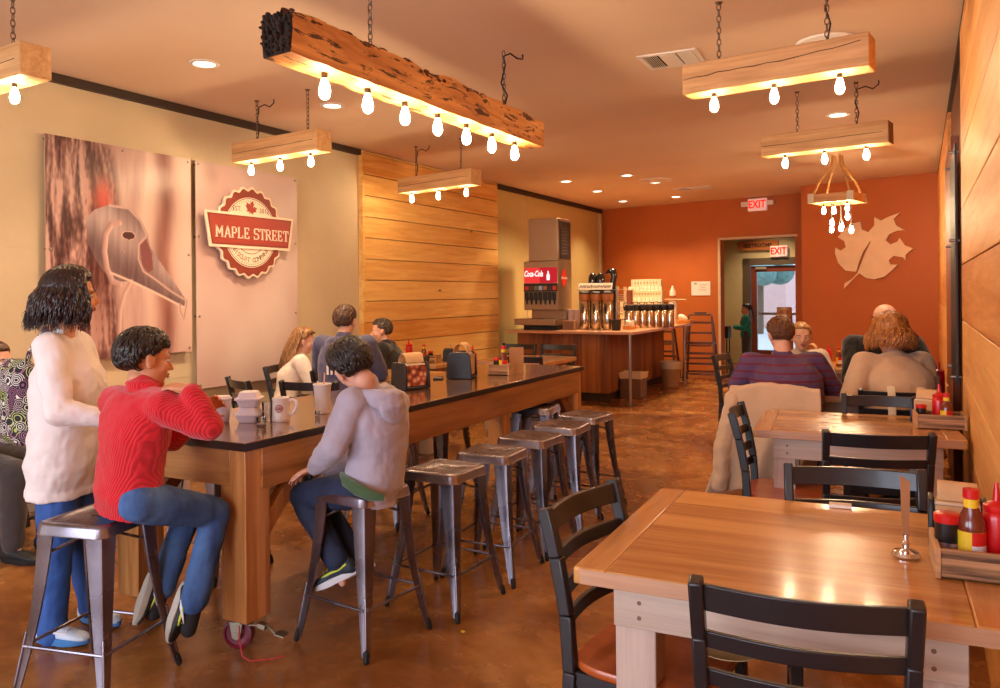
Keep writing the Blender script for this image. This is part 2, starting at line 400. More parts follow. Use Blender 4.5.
bb = B(); slab(bb, SD+.12, SD+.34, 1.93, 1.98, -.02, .05); bb.make('door_closer', mat('pale_metal', (205, 190, 165), .4, .6), dr, bevel=.003)
# right wall: plank panelling on the near part, brown board, planks beyond
PR = wood('fir_planks', (208, 130, 60), (248, 184, 106), 'y', .5, .55, board=.335, board_axis='z', knots=False, off=.03)
struct(B().mm((XR+.03, -2.6, 0), (XR+.2, 13.2, CEIL)).make('wall_right', mat('dark_backing', (120, 70, 36), .7), smooth=False))
bq = B(); z = -.03
while z < 3.08:
    bq.mm((XR, -2.5, max(z+.003, 0)), (XR+.031, 5.6, min(z+.332, 3.06))); z += .335
bq.mm((XR-.0, 8.06, 0), (XR+.031, 12.6, 3.05))
struct(bq.make('wall_right_front', PR, bevel=.002, seg=1))
struct(B().mm((XR, 3.0, 3.05), (XR+.03, 12.6, 3.098)).make('trim_7', mat('dark_trim', (52, 34, 24), .6), smooth=False))
struct(B().mm((XR-.02, 6.62, 0), (XR+.03, 8.05, 2.6)).make('trim_9', wood('brown_plank', (110, 52, 26), (150, 78, 40), 'z', .5), bevel=.003))
# shop front behind the camera, with its windows
bf = B(); hole_wall(bf, (XL-.1, -2.45), (.4, -2.45), 0, CEIL, -.12, [(.35, 2.95, .5, 2.6), (3.55, 5.4, .5, 2.6)])
struct(bf.make('wall_front', TAN, smooth=False))
for i, (x0, x1) in enumerate(((XL-.1+.35, XL-.1+2.95), (XL-.1+3.55, XL-.1+5.4))):
    wn_ = bpy.data.objects.new('window_%d' % (i+1), None); C.objects.link(wn_); struct(wn_)
    q = B()
    for a_, b_ in (((x0, .5), (x0+.05, 2.6)), ((x1-.05, .5), (x1, 2.6)), ((x0, .5), (x1, .55)), ((x0, 2.55), (x1, 2.6))): q.mm((a_[0], -2.53, a_[1]), (b_[0], -2.46, b_[1]))
    q.make('window_frame', DB, wn_, bevel=.003); B().mm((x0+.05, -2.5, .55), (x1-.05, -2.495, 2.55)).make('window_pane', glass('shop_glass'), wn_, smooth=False)
# street behind the glass door
GRD = mat('pale_paving', (190, 185, 180), .9, var=.1); struct(B().mm((-14, 19.5, -.12), (10, 60, -.02)).make('ground_outside', GRD, smooth=False))
o = B().mm((-13, 34, 0), (-4.8, 42, 5)).make('building', mat('pinkish_render', (214, 170, 160), .8, var=.05)); tag(o, 'pale building across the street seen through the glass exit door', 'building')
t = thing('street_tree', 'leafy tree standing across the street beyond the glass door', 'tree', (-5.0, 29, 0))
B().tube([(0,0,0),(.05,0,1.6),(0,.1,2.6)], [.16,.12,.08], 8).make('trunk', mat('bark_brown', (96, 78, 62), .9), t)
q = B(); r2 = random.Random(5)
for i in range(26): q.ell((r2.uniform(-1.1,1.1), r2.uniform(-.8,.8), 3.0+r2.uniform(-.9,1.1)), [r2.uniform(.2,.5)]*3, seg=8, rg=6)
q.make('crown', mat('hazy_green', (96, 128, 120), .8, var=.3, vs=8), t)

# ------------------------------------------------------------------ ceiling fittings
WHT = mat('white_enamel', (232, 222, 210), .5)
def downlight(x, y, label, on=True):
    t = thing('recessed_downlight', label, 'ceiling light', (x, y, CEIL), 0, 'recessed ceiling lights')
    B().lathe([(.105, -.001), (.105, -.008), (.075, -.012), (.07, -.001)], seg=24).make('trim_ring', WHT, t)
    B().lathe([(.001, -.004), (.07, -.004), (.07, -.0005)], seg=24).make('lens', glow('downlight_lens', (1, .84, .66), 9.0) , t)
    l = bpy.data.lights.new('downlight', 'SPOT'); l.energy = DOWN; l.color = (1, .72, .45); l.spot_size = R(120); l.spot_blend = .8; l.shadow_soft_size = .06
    lo = bpy.data.objects.new('downlight_lamp', l); C.objects.link(lo); lo.location = (x, y, CEIL-.03)
for x, y, lab in ((-4.355, 3.94, 'recessed ceiling light nearest the camera, above the tree photo panel'),
                  (-4.5, 10.65, 'recessed ceiling light, leftmost and nearest in the group before the counter'),
                  (-4.52, 11.96, 'recessed ceiling light second from the left in the group by the counter'),
                  (-3.55, 10.54, 'recessed ceiling light nearest the middle of the room, highest in the counter group'),
                  (-3.42, 11.43, 'recessed ceiling light beside the round ceiling grille near the counter'),
                  (-4.63, 13.52, 'recessed ceiling light furthest back, in front of the rust wall corner'),
                  (-3.64, 13.36, 'recessed ceiling light rightmost of those before the rust wall'),
                  (-.65, 7.9, 'recessed ceiling light between the two right-hand beam lights'),
                  (-4.39, 5.34, 'recessed ceiling light half hidden below the long rough beam')):
    downlight(x, y, lab)
downlight(-2.75, 16.15, 'added unseen ceiling light brightening the vestibule beyond the opening')  # unseen lamp, added to brighten the vestibule walls and its wooden sign
def vent(x, y, sx, sy, rz, label):
    t = thing('ceiling_vent', label, 'vent', (x, y, CEIL), rz)
    q = B(); f = .03
    q.mm((-sx/2, -sy/2, -.012), (sx/2, -sy/2+f, -.001)).mm((-sx/2, sy/2-f, -.012), (sx/2, sy/2, -.001)).mm((-sx/2, -sy/2+f, -.012), (-sx/2+f, sy/2-f, -.001)).mm((sx/2-f, -sy/2+f, -.012), (sx/2, sy/2-f, -.001))
    q.mm((-.055, -sy/2+f, -.014), (.055, sy/2-f, -.002))
    q.make('frame', WHT, t, bevel=.002, seg=1)
    B().mm((-sx/2+f, -sy/2+f, -.003), (sx/2-f, sy/2-f, -.0015)).make('backing', mat('vent_dark', (70, 45, 30), .8), t, smooth=False)
    q = B(); n = 7
    for sd in (-1, 1):
        for k in range(n):
            xx = sd*(.07 + (sx/2-f-.075)*(k+.5)/n); q.box((xx, 0, -.008), (.003, sy-2*f, .02), (0, R(35*sd), 0))
    q.make('louvres', WHT, t, smooth=False)
vent(-1.5, 5.43, .40, .36, R(2), 'white louvred air vent in the ceiling between the beam lights')
vent(-3.1, 12.4, .60, .30, R(-8), 'white air vent in the ceiling close to the exit sign')
t = thing('ceiling_grille', 'round air diffuser in the ceiling above the nearer right-hand beam light', 'vent', (-.52, 5.55, CEIL))
B().lathe([(.19, -.001), (.185, -.012), (.15, -.016), (.14, -.008), (.12, -.02), (.1, -.008), (.08, -.022), (.001, -.024)], seg=32).make('diffuser', WHT, t)
t = thing('ceiling_grille', 'round air diffuser in the ceiling among the recessed lights before the counter', 'vent', (-3.35, 11.2, CEIL))
B().lathe([(.24, -.001), (.235, -.012), (.2, -.016), (.18, -.008), (.12, -.02), (.001, -.024)], seg=28).make('diffuser', WHT, t)
t = thing('ceiling_grille', 'round speaker cover in the ceiling behind the second right-hand beam light', 'vent', (-1.15, 8.7, CEIL))
B().lathe([(.13, -.001), (.125, -.01), (.11, -.012), (.001, -.012)], seg=28).make('cover', WHT, t)

# ------------------------------------------------------------------ beam lights
BULBM = glow('filament_bulb_glow', (1, .72, .42), BULB)
CH = mat('chain_steel', (120, 104, 88), .4, .8)
BLK = mat('black_cord', (26, 20, 18), .6)
def chain(b, x, y, z0, z1, link=.042):
    n = max(2, int((z1-z0)/(link*.72))); st = (z1-z0)/n
    for k in range(n):
        zc = z0 + st*(k+.5); h = link/2; wd = .011; pts = []
        for a in range(10):
            t = 2*PI*a/10; u = wd*math.cos(t); v = h*math.sin(t)
            pts.append((x+u, y, zc+v) if k % 2 else (x, y+u, zc+v))
        b.tube(pts, .0032, 5, closed=True)
def bulb_into(t, x, y, z, sc=1.0, first=[None]):
    if first[0] is None:
        q = B().lathe([(.001, -.158), (.014, -.155), (.028, -.14), (.034, -.118), (.033, -.1), (.027, -.075), (.019, -.05), (.016, -.036), (.001, -.034)], seg=14)
        first[0] = q.make('bulb', BULBM, t)
        s = B().lathe([(.019, 0), (.021, -.01), (.02, -.036), (.015, -.038)], seg=12).make('socket', mat('black_socket', (40, 30, 24), .4), first[0])
        o = first[0]
    else:
        o = first[0].copy(); C.objects.link(o); o.parent = t
        for ch in first[0].children: c = ch.copy(); C.objects.link(c); c.parent = o
    o.location = (x, y, z); o.scale = (sc, sc, sc)
BW = wood('beam_pine', (176, 120, 66), (232, 182, 122), 'x', .6, .8, knots=True)
def beam_light(cx, cy, zb, L, rz, label, h=.165, d=.16, chains=(-.32, .32), bulbs=3, cordx=None, span=.37, mats=None):
    t = thing('beam_pendant_light', label, 'pendant light', (cx, cy, zb), rz, 'wooden beam pendant lights with filament bulbs')
    q = B().mm((-L/2, -d/2, 0), (L/2, d/2, h))
    bm_ = q.make('beam', mats or BW, t, bevel=.006)
    # a drying crack along the front face
    q = B(); r = random.Random(int(cx*100)+int(cy*10)); pts = []; zz = h*.45
    for k in range(15):
        zz += r.uniform(-.006, .010)*(1 if cy < 6 and cx > -1 else .2); pts.append((-L/2+.01+L*.95*k/14, -d/2-.0005, min(max(zz, .03), h-.02)))
    q.tube(pts, [.0014+.0014*r.random() for _ in pts], 5); q.make('crack', mat('crack_dark', (70, 38, 20), .9), t)
    for cxx in chains:
        q = B(); chain(q, cxx, 0, h, CEIL-zb-.01); q.tube([(cxx, 0, h-.01), (cxx, 0, h+.02)], .006, 6); q.tube([(cxx, 0, CEIL-zb-.012), (cxx, 0, CEIL-zb-.001)], [.012, .022], 10)
        q.make('chain', CH, t)
    if cordx is not None:
        q = B(); T = CEIL-zb
        q.tube([(cordx, .0, h), (cordx+.015, .01, h+.1), (cordx-.012, .012, h+.2), (cordx+.01, .01, T-.1), (cordx, .02, T-.05), (cordx+.06, .03, T-.035), (cordx+.11, .04, T-.06), (cordx+.15, .05, T-.03), (cordx+.15, .05, T-.001)], .005, 6)
        q.make('cord', BLK, t)
    for k in range(bulbs): bulb_into(t, (k-(bulbs-1)/2)*span if bulbs > 1 else 0, 0, .002, .68)
    return t
beam_light(-.68, 4.46, 2.60, .97, R(-8), 'short wooden beam light with three bulbs, nearer of the two by the right wall', chains=(-.30, .27), cordx=.27, span=.33)
beam_light(-.66, 6.80, 2.60, .97, R(-11), 'short wooden beam light with three bulbs, further of the two by the right wall', chains=(-.21, .24), cordx=.24, span=.31)
beam_light(-4.46, 2.52, 2.60, 1.1, R(-5), 'leftmost short beam light, hanging above the standing woman, one bulb in view', chains=(-.2, .33), span=.34)
beam_light(-4.55, 4.88, 2.60, 1.02, R(-7), 'short wooden beam light with three bulbs in front of the maple badge panel', chains=(-.28, .33), cordx=-.28, span=.36)
beam_light(-4.52, 7.22, 2.60, 1.08, R(-12), 'short wooden beam light with three bulbs before the pine planks', chains=(-.33, .33), cordx=-.33, span=.4)
# the long worm-eaten beam
m, nt, b = newmat('wormy_beam')
v = coords(nt, (9, .9, 9)); n1 = ntex(nt, v, 1.3, 6, .6, .8); v2 = coords(nt, (14, 2.6, 14)); n2 = ntex(nt, v2, 1.7, 4, .7, .5)
colr = ramp(nt, n1.outputs['Fac'], [(.35, lin((184, 112, 50))), (.65, lin((240, 174, 98)))])
msk = ramp(nt, n2.outputs['Fac'], [(.40, lin((60, 26, 10))), (.455, (1, 1, 1))])
ml = nt.nodes.new('ShaderNodeMix'); ml.data_type = 'RGBA'; ml.blend_type = 'MULTIPLY'; ml.inputs[0].default_value = .92
nt.links.new(colr, ml.inputs[6]); nt.links.new(msk, ml.inputs[7]); nt.links.new(ml.outputs[2], b.inputs['Base Color'])
b.inputs['Roughness'].default_value = .65; bump(nt, b, n2.outputs['Fac'], .5, .012)
WORM = m; CHAR = mat('charred_end', (48, 32, 22), .95, var=.6, vs=40, bs=1.0, bscale=50)
t = thing('long_beam_light', 'long rough worm-eaten beam light with seven bulbs above the shared table', 'pendant light', (-2.42, 3.86, 2.52), 0)
LB = 2.56; q = B(); nseg = 44; rings_ = []
r = random.Random(11)
for i in range(nseg+1):
    y = -LB/2 + LB*i/nseg; row = []
    ch = .022*mnoise.noise(Vector((y*4.5, 1.3, 0))) + .014*mnoise.noise(Vector((y*13, 4, 0)))
    edge = max(0, mnoise.noise(Vector((y*3.2, 9, 2))))*.05
    prof = [(-.085, 0), (0, 0), (.085, 0), (.085, .05), (.085, .10), (.085-edge*.2, .15), (.085-edge, .185+ch), (.03, .19+ch), (-.03, .19+ch*.8), (-.085, .185+ch*.5), (-.085, .1)]
    for (x, z) in prof:
        j = .006*mnoise.noise(Vector((x*20, y*9, z*20))); end = (.02*mnoise.noise(Vector((x*30, z*30, 5))) if i == 0 else 0)
        row.append(q._v((x+j, y+end, z+j*.6)))
    rings_.append(row)
q.rings(rings_, cap=False); q.mi = 1
f0 = q._f(rings_[0][::-1]); q.mi = 0; q._f(rings_[-1]); q.mi = 1
for k in range(120):
    q.ell((r.uniform(-.08, .08), -LB/2+r.uniform(-.008, .004), r.uniform(.012, .18)), (r.uniform(.004,.013), r.uniform(.006,.018), r.uniform(.005,.018)), seg=6, rg=4)
q.make('beam', [WORM, CHAR], t, ang=50)
q = B()
for k in range(190):  # knobbly bark left on the upper edge
    y = -LB/2 + .02 + (r.random()**1.3)*LB*.85; q.ell((.068+r.uniform(-.05,.012), y, .182+r.uniform(-.03,.012)), (r.uniform(.005,.014), r.uniform(.012,.05), r.uniform(.004,.013)), seg=7, rg=5)
q.make('bark_edge', mat('beam_bark', (92, 46, 20), .9, var=.5, vs=30, bs=.8, bscale=60), t)
for y in (-.62, .83):
    q = B(); chain(q, 0, y, .21, CEIL-2.53, .05); pts = [(.02*math.cos(a), y, .2+.02*math.sin(a)) for a in [2*PI*k/10 for k in range(10)]]; q.tube(pts, .004, 5, closed=True); q.make('chain', CH, t)
q = B(); T = CEIL-2.52; y = .83
q.tube([(0, y, .19), (.02, y+.01, .28), (-.015, y-.01, .36), (.012, y, T-.1), (0, y, T-.04), (.05, y, T-.03), (.1, y, T-.07), (.14, y, T-.08), (.14, y+.0, T-.05)], .006, 6); q.make('cord', BLK, t)
for k in range(7): bulb_into(t, 0, -LB/2+.31+k*.325, .002, .80)
# small square frame chandelier hung from ropes
t = thing('frame_chandelier', 'square wooden frame chandelier with a cluster of hanging bulbs before the leaf', 'chandelier', (-.86, 10.3, 2.53), R(-14))
q = B(); s_ = .225
for sx_, sy_ in ((0,-1),(0,1)): q.mm((-s_, sy_*s_-.03, 0), (s_, sy_*s_+.03, .1))
for sx_ in (-1, 1): q.mm((sx_*s_-.03, -s_, 0), (sx_*s_+.03, s_, .1))
for sx_ in (-.15, 0, .15): q.mm((sx_-.03, -s_, .02), (sx_+.03, s_, .05))
q.make('frame', BW, t, bevel=.004)
for sx_ in (-1, 1):
    for sy_ in (-1, 1): B().mm((sx_*s_-.035, sy_*s_-.035, .0), (sx_*s_+.035, sy_*s_+.035, .11)).make('corner_plate', mat('pale_metal', (205, 190, 165), .4, .6), t, bevel=.003)
for sx_ in (-1, 1):
    for sy_ in (-1, 1):
        q = B(); q.tube([(sx_*.21, sy_*.21, .1), (sx_*.15, sy_*.15, .27), (sx_*.05, sy_*.05, .45), (sx_*.04, sy_*.04, .57)], .014, 6)
        q.make('rope', mat('hemp_rope', (206, 160, 96), .9, bs=.5, bscale=120), t)
q = B()
HB = [(x*.8, y*.8, z*.78) for x, y, z in [(-.16,-.12,-.02),(0,-.16,-.03),(.17,-.1,-.0),(-.1,.05,-.2),(.02,.1,-.25),(.14,0,-.12),(-.08,-.03,-.30),(.05,-.02,-.29),(.16,.1,-.32)]]
for (x, y, z) in HB: q.tube([(x, y, .03), (x, y, z+.0)], .004, 5)
q.make('cords', BLK, t)
for (x, y, z) in HB: bulb_into(t, x, y, z, .72)

# ------------------------------------------------------------------ signs and pictures on the walls
RED = glow('exit_red', (1, .02, .01), 1.3)
def exit_sign(p, ang, sc, label, heads=True):
    t = thing('exit_sign', label, 'sign', p, ang)
    B().box((0, 0, 0), (.34*sc, .05, .22*sc)).make('housing', mat('sign_white', (235, 190, 170), .4, emit=(1, .75, .65), es=.25), t, bevel=.008)
    text_mesh('EXIT', .19*sc, .003, 'lettering', RED, t, loc=(0, -.031, 0), bold=.004, sx=.82)
    if heads:
        for sx in (-1, 1):
            q = B().box((sx*.24*sc, 0, .02), (.11*sc, .06, .085*sc), (0, 0, 0)); q.tube([(sx*.16*sc, 0, .02), (sx*.2*sc, 0, .02)], .02, 8); q.make('lamp_head', WHT, t, bevel=.01)
AW = math.atan2(B2[1]-A2[1], B2[0]-A2[0])
exit_sign((-2.43, 14.05, 2.955), AW, .95, 'lit red EXIT sign with twin lamp heads high on the rust rear wall')
p = vpt(1.84, 2.285, -.06); exit_sign(p, AW, 1.0, 'second lit EXIT sign above the glass door of the vestibule', False)
p = vpt(1.40, 2.42, -.05); t = thing('restrooms_sign', 'carved wooden sign hanging in the vestibule above the doorway', 'sign', p, AW)
B().prism([(-.42,-.08),(-.36,-.1),(.42,-.1),(.42,.1),(-.36,.1),(-.45,.06),(-.42,0)], (0,0,0), (1,0,0), (0,0,1), (0,.03,0)).make('board', wood('sign_wood', (150, 84, 36), (196, 120, 56), 'x'), t, bevel=.004)
text_mesh('RESTROOMS', .105, .003, 'lettering', mat('burnt_letter', (84, 40, 22), .7), t, loc=(.0, -.006, 0), bold=.003)
p = lpt(2.13, 1.545, off=-.012); t = thing('paper_notice', 'white paper notice taped to the rust wall beside the opening', 'notice', p, AW)
B().box((0, 0, 0), (.36, .002, .25)).make('sheet', mat('white_paper', (238, 226, 212), .7), t, smooth=False)
q = B()
for k in range(5): q.box((.04 if k else .05, -.0015, .07-.028*k), (.16-.03*(k % 3), .001, .005))
q.box((-.1, -.0015, .085), (.05, .001, .022)); q.make('print', mat('grey_print', (110, 92, 84), .8), t, smooth=False)
# maple leaf cut-out
t = thing('leaf_cutout', 'large pale wooden maple leaf mounted on the rust wall', 'wall decoration', (0, 0, 0))
LF = [(835,285),(836.5,277),(846,281),(856,277),(861,266),(862,248.6),(853,246),(843,243),(836,238.5),(838,244),(845,247),(846,252),(841,254.5),(835.5,252),(834,243)]
leaf_px = [(842,284.5),(850,283),(858,272.5),(862,278),(873,279),(884,274),(892,268),(898,264.5),(889,264),(888,259.5),(896,257),(904,264),(903,258),(912,254),(904,250),(902,243.5),(896,248),(888,247),(886,241),(891,236),(903,232),(893,228),(892,222),(898,214.5),(887,217),(881,221),(875.5,218.5),(874,226),(868,232),(862,229),(861,221),(852,224),(846,226),(836,235.5),(842,239),(844,246),(840,250),(835,246.5),(834,254),(838,263),(846,270),(855,271),(859,262),(864,252),(870,242),(870.8,241.5),(866,254),(861,264),(857,272.6),(848,280),(844,288),(843,288)]
def wall_pt(px, py):  # leaf outline measured on the rear wall, in metres along the wall and up
    return ((px-833)*.0141, (289.5-py)*.01445 + 1.50)
d3 = (Vector(B3)-Vector(A3)).normalized(); n3 = Vector((-d3.y, d3.x))
base = Vector(A3) + d3*.52
u3 = Vector((d3.x, d3.y, 0)); off3 = Vector((-n3.x, -n3.y, 0))
q = B(); poly = [wall_pt(*p) for p in [(835,284.5)]]
outline = [(843,288.5),(847,285),(854,277.5),(859,273),(866,278),(874,279.5),(884,277),(892,270.5),(897,265.5),(890,265),(888.5,260.5),(893,256.8),(902,258.5),(904.5,262),(904.5,256),(911.5,250.5),(904,247),(899,239.5),(897,243),(890,245.5),(886,241.5),(889,235.5),(896,232.5),(904,232.2),(896,227),(893.5,221),(899.5,215),(889,218),(881,221.5),(874.8,217.5),(874.5,226),(868.5,232.3),(862,229),(860.5,221.2),(852,222.5),(845,227.5),(837,235.5),(844,240),(845.5,246),(840,249.5),(834.5,246.2),(834.2,252),(837.5,262),(845,270),(856,271.6),(859,262),(863,252),(870,241.6),(871,241.8),(865,254),(860.5,265),(857.5,272.4),(852,278.5),(845.5,281.8),(848,287)]
poly = [wall_pt(*p) for p in outline[:-2]] + [wall_pt(844, 283)]
q.prism(poly, (base.x, base.y, 0) , u3, (0,0,1), off3*.03)
q.make('leaf', mat('pale_plywood', (240, 200, 158), .6, var=.05), t, smooth=False, tri=True)
t.location = off3*.02
for px, py in ((875,235),(845,258),(885,265)):
    a = Vector((base.x, base.y, 0)) + u3*wall_pt(px, py)[0] + Vector((0,0,wall_pt(px, py)[1])); B().cyl(a+off3*.001, a-off3*.021, .008, seg=8).make('standoff', CH, t)
# ------------------------------------------------------------------ picture panels on the left wall
def paint_panel():
    """maple bark with a metal sap spout, printed on a panel: colours on a fine grid"""
    W, H = 230, 300; wm, hm = 1.27, 1.62
    t = thing('wall_picture', 'large photo panel of a metal sap spout in maple bark', 'wall picture', (XL+.05, 3.50, 1.03))
    X_, Y_ = np.meshgrid(np.linspace(0, wm, W), np.linspace(0, hm, H))
    col = np.zeros((H, W, 3))
    def N(x, y, s): return mnoise.noise(Vector((x, y, s)))
    nb = np.zeros((H, W)); nf = np.zeros((H, W))
    for j in range(H):
        for i in range(W):
            x, y = X_[j, i], Y_[j, i]
            wv = .05*N(x*3, y*1.6, 3)
            nb[j, i] = 1.1*N((x+wv)*15, y*1.9, 0) + .75*N((x+wv)*36, y*4.5, 5)
            nf[j, i] = N(x*80, y*20, 7)
    def lerp(a, b_, k): k = np.clip(k, 0, 1)[..., None]; return np.array(a)*(1-k) + np.array(b_)*k
    bark = lerp((64, 28, 30), (200, 160, 148), .5+1.0*nb+.4*nf)
    soft = lerp((206, 176, 164), (176, 136, 128), .5+.5*nb*.6); dark = lerp((112, 62, 56), (146, 92, 82), .5+.6*nb)
    bg_ = lerp((222, 196, 182), (204, 172, 160), (hm-Y_)/hm)
    col[:] = bg_
    e1 = .60 + .02*np.sin(Y_*7); kk = np.clip((.82+.03*np.sin(Y_*5)-X_)/.06, 0, 1)[..., None]; col = col*(1-kk) + soft*kk
    dk = np.exp(-((X_-1.0-.02*np.sin(Y_*6))/.09)**2)[..., None]*.85; col = col*(1-dk) + dark*dk
    fade = np.clip((1.62-Y_)*1.1, 0, 1)
    kk = np.clip((e1-X_)/.10, 0, 1)[..., None]; col = col*(1-kk) + bark*kk
    kk = (np.exp(-((X_-.42)/.09)**2-((Y_-.82)/.62)**2)*.6)[..., None]; col = col*(1-kk) + np.array((86, 38, 36))*kk
    kk = (np.exp(-((X_-.45)/.08)**2-((Y_-1.22)/.14)**2)*.85)[..., None]; col = col*(1-kk) + np.array((206, 62, 40))*kk
    def inpoly(poly):
        m_ = np.zeros((H, W), bool); n = len(poly)
        for k in range(n):
            x0, y0 = poly[k]; x1, y1 = poly[(k+1) % n]
            if y0 == y1: continue
            c_ = ((Y_ > y0) != (Y_ > y1)) & (X_ < (x1-x0)*(Y_-y0)/(y1-y0)+x0); m_ ^= c_
        return m_
    def q(px, py): # outline read off the panel print: fractions of its width and height
        return (px*wm, (1-py)*hm)
    def stroke(pts, wd, c0, c1):
        nonlocal col
        best = np.full((H, W), 9.0); side = np.zeros((H, W))
        for (ax, ay), (bx, by) in zip(pts[:-1], pts[1:]):
            dx, dy = bx-ax, by-ay; L2 = dx*dx+dy*dy; k = np.clip(((X_-ax)*dx+(Y_-ay)*dy)/L2, 0, 1)
            ex, ey = X_-ax-k*dx, Y_-ay-k*dy; d = np.hypot(ex, ey); s = ex
            mm_ = d < best; best[mm_] = d[mm_]; side[mm_] = s[mm_]
        k = np.clip((wd-best)/.006, 0, 1)[..., None]; c = lerp(c0, c1, .5+side/wd*.5); col = col*(1-k) + c*k
    body = [q(*p) for p in [(.24,.36),(.30,.31),(.40,.28),(.52,.29),(.60,.34),(.66,.41),(.68,.47),(.74,.53),(.86,.64),(.955,.735),(.955,.77),(.84,.74),(.68,.68),(.56,.64),(.44,.64),(.36,.60),(.30,.54),(.25,.46)]]
    m_ = inpoly(body); sh = .5+.9*np.sin((X_*2.1+Y_*3.4)*3.1)*.35+.2*nb; metal = lerp((86, 62, 66), (190, 166, 162), sh); col[m_] = metal[m_]
    m_ = inpoly([q(*p) for p in [(.60,.46),(.645,.42),(.69,.50),(.70,.58),(.66,.60),(.62,.56)]]); col[m_] = np.array((126, 74, 76))
    stroke([q(*p) for p in [(.40,.285),(.53,.29),(.61,.345),(.66,.415),(.60,.46),(.595,.53),(.63,.59),(.72,.63),(.84,.69),(.955,.735)]], .012, (226, 196, 184), (150, 112, 106))
    stroke([q(*p) for p in [(.46,.365),(.41,.37),(.37,.42),(.36,.50),(.375,.58),(.41,.64),(.46,.655)]], .026, (140, 100, 96), (224, 190, 178))
    stroke([q(*p) for p in [(.54,.64),(.49,.70),(.46,.78),(.455,.88),(.46,1.0)]], .02, (158, 116, 108), (226, 196, 182))
    stroke([q(*p) for p in [(.40,.60),(.56,.645),(.70,.69),(.86,.745),(.95,.775)]], .012, (230, 200, 188), (210, 176, 160))
    stroke([q(*p) for p in [(.955,.74),(.945,.78),(.93,.83),(.90,.79),(.90,.755)]], .014, (226, 200, 186), (150, 110, 100))
    ex = ((X_-.525*wm)/.055)**2+((Y_-(1-.42)*hm)/.03)**2; col[ex < 1.35] = (214, 176, 160); col[ex < 1] = (70, 34, 34)
    # mesh grid with colour attribute
    me = bpy.data.meshes.new('print'); vs = [(0.0, X_[j, i], Y_[j, i]) for j in range(H) for i in range(W)]
    fs = [(j*W+i, j*W+i+1, (j+1)*W+i+1, (j+1)*W+i) for j in range(H-1) for i in range(W-1)]
    me.from_pydata(vs, [], fs); a = me.color_attributes.new('print_colour', 'FLOAT_COLOR', 'POINT')
    c = np.clip(col.reshape(-1, 3), 0, 255)/255; c = np.where(c <= .04045, c/12.92, ((c+.055)/1.055)**2.4)
    a.data.foreach_set('color', np.concatenate([c, np.ones((len(c), 1))], 1).astype(np.float32).ravel())
    m, nt, b = newmat('panel_print'); at = nt.nodes.new('ShaderNodeAttribute'); at.attribute_name = 'print_colour'; nt.links.new(at.outputs['Color'], b.inputs['Base Color']); b.inputs['Roughness'].default_value = .35
    me.materials.append(m); o = bpy.data.objects.new('print', me); C.objects.link(o); o.parent = t; o.location = (.0062, 0, 0)
    B().mm((0, 0, 0), (.006, wm, hm)).make('board', mat('panel_edge', (196, 160, 120), .5), t, smooth=False)
    for y in (.03, .62, wm-.03):
        for z in (.03, hm/2, hm-.03): B().cyl((-.05, y, z), (.014, y, z), .009, seg=10).make('standoff', mat('brushed_steel', (170, 165, 160), .35, 1), t)
paint_panel()
t = thing('wall_picture', 'pale pink panel carrying the round maple badge sign', 'wall picture', (XL+.05, 4.82, .70))
m, nt, b = newmat('pink_print'); v = coords(nt, (1, 1, .8)); n = ntex(nt, v, 1.6, 1, .4)
nt.links.new(ramp(nt, n.outputs['Fac'], [(.35, lin((196, 164, 156))), (.7, lin((214, 194, 184)))]), b.inputs['Base Color']); b.inputs['Roughness'].default_value = .35
B().mm((0, 0, 0), (.006, 1.25, 1.95)).make('board', m, t, smooth=False)
for y in (.03, 1.22):
    for z in (.03, .62, 1.3, 1.92): B().cyl((-.05, y, z), (.014, y, z), .009, seg=10).make('standoff', mat('brushed_steel', (170, 165, 160), .35, 1), t)
# badge: a shaped sign standing off the panel
t = thing('badge_sign', 'round scalloped maroon badge sign reading MAPLE STREET', 'sign', (XL+.10, 5.39, 2.065))
CRM = mat('badge_cream', (238, 214, 190), .6); MAR = mat('badge_maroon', (132, 52, 38), .5); MARL = mat('badge_red', (156, 58, 46), .5)
def scal(rad, amp, n=22, k=220): return [((rad+amp*math.sin(n*a))*math.cos(a), (rad+amp*math.sin(n*a))*math.sin(a)) for a in [2*PI*i/k for i in range(k)]]
def disc(poly, x0, th, m, name, par=None):
    return B().prism(poly, (x0, 0, 0), (0,1,0), (0,0,1), (th, 0, 0)).make(name, m, par or t, smooth=False)
disc(scal(.405, .013), -.01, .022, CRM, 'outer_edge'); disc(scal(.385, .013), .012, .004, MAR, 'scalloped_disc'); disc(scal(.318, 0), .016, .003, CRM, 'inner_disc')
q = B()
ring = lambda r0, r1, x0: [q.prism([(r0*math.cos(a), r0*math.sin(a)), (r1*math.cos(a), r1*math.sin(a)), (r1*math.cos(b_), r1*math.sin(b_)), (r0*math.cos(b_), r0*math.sin(b_))], (x0,0,0), (0,1,0), (0,0,1), (.001,0,0)) for a, b_ in [(2*PI*i/72, 2*PI*(i+1)/72) for i in range(72)]]
ring(.305, .311, .019)
for i in range(64):
    a = 2*PI*i/64; q.prism([(.288*math.cos(a)+.005*math.cos(c), .288*math.sin(a)+.005*math.sin(c)) for c in [2*PI*k/6 for k in range(6)]], (.019,0,0), (0,1,0), (0,0,1), (.001,0,0))
for i in range(14):
    a, b_ = R(200+10*i), R(210+10*i); q.prism([(.19*math.cos(a), .19*math.sin(a)), (.196*math.cos(a), .196*math.sin(a)), (.196*math.cos(b_), .196*math.sin(b_)), (.19*math.cos(b_), .19*math.sin(b_))], (.019,0,0), (0,1,0), (0,0,1), (.001,0,0))
q.make('rings', mat('badge_ink', (92, 62, 50), .6), t, smooth=False)
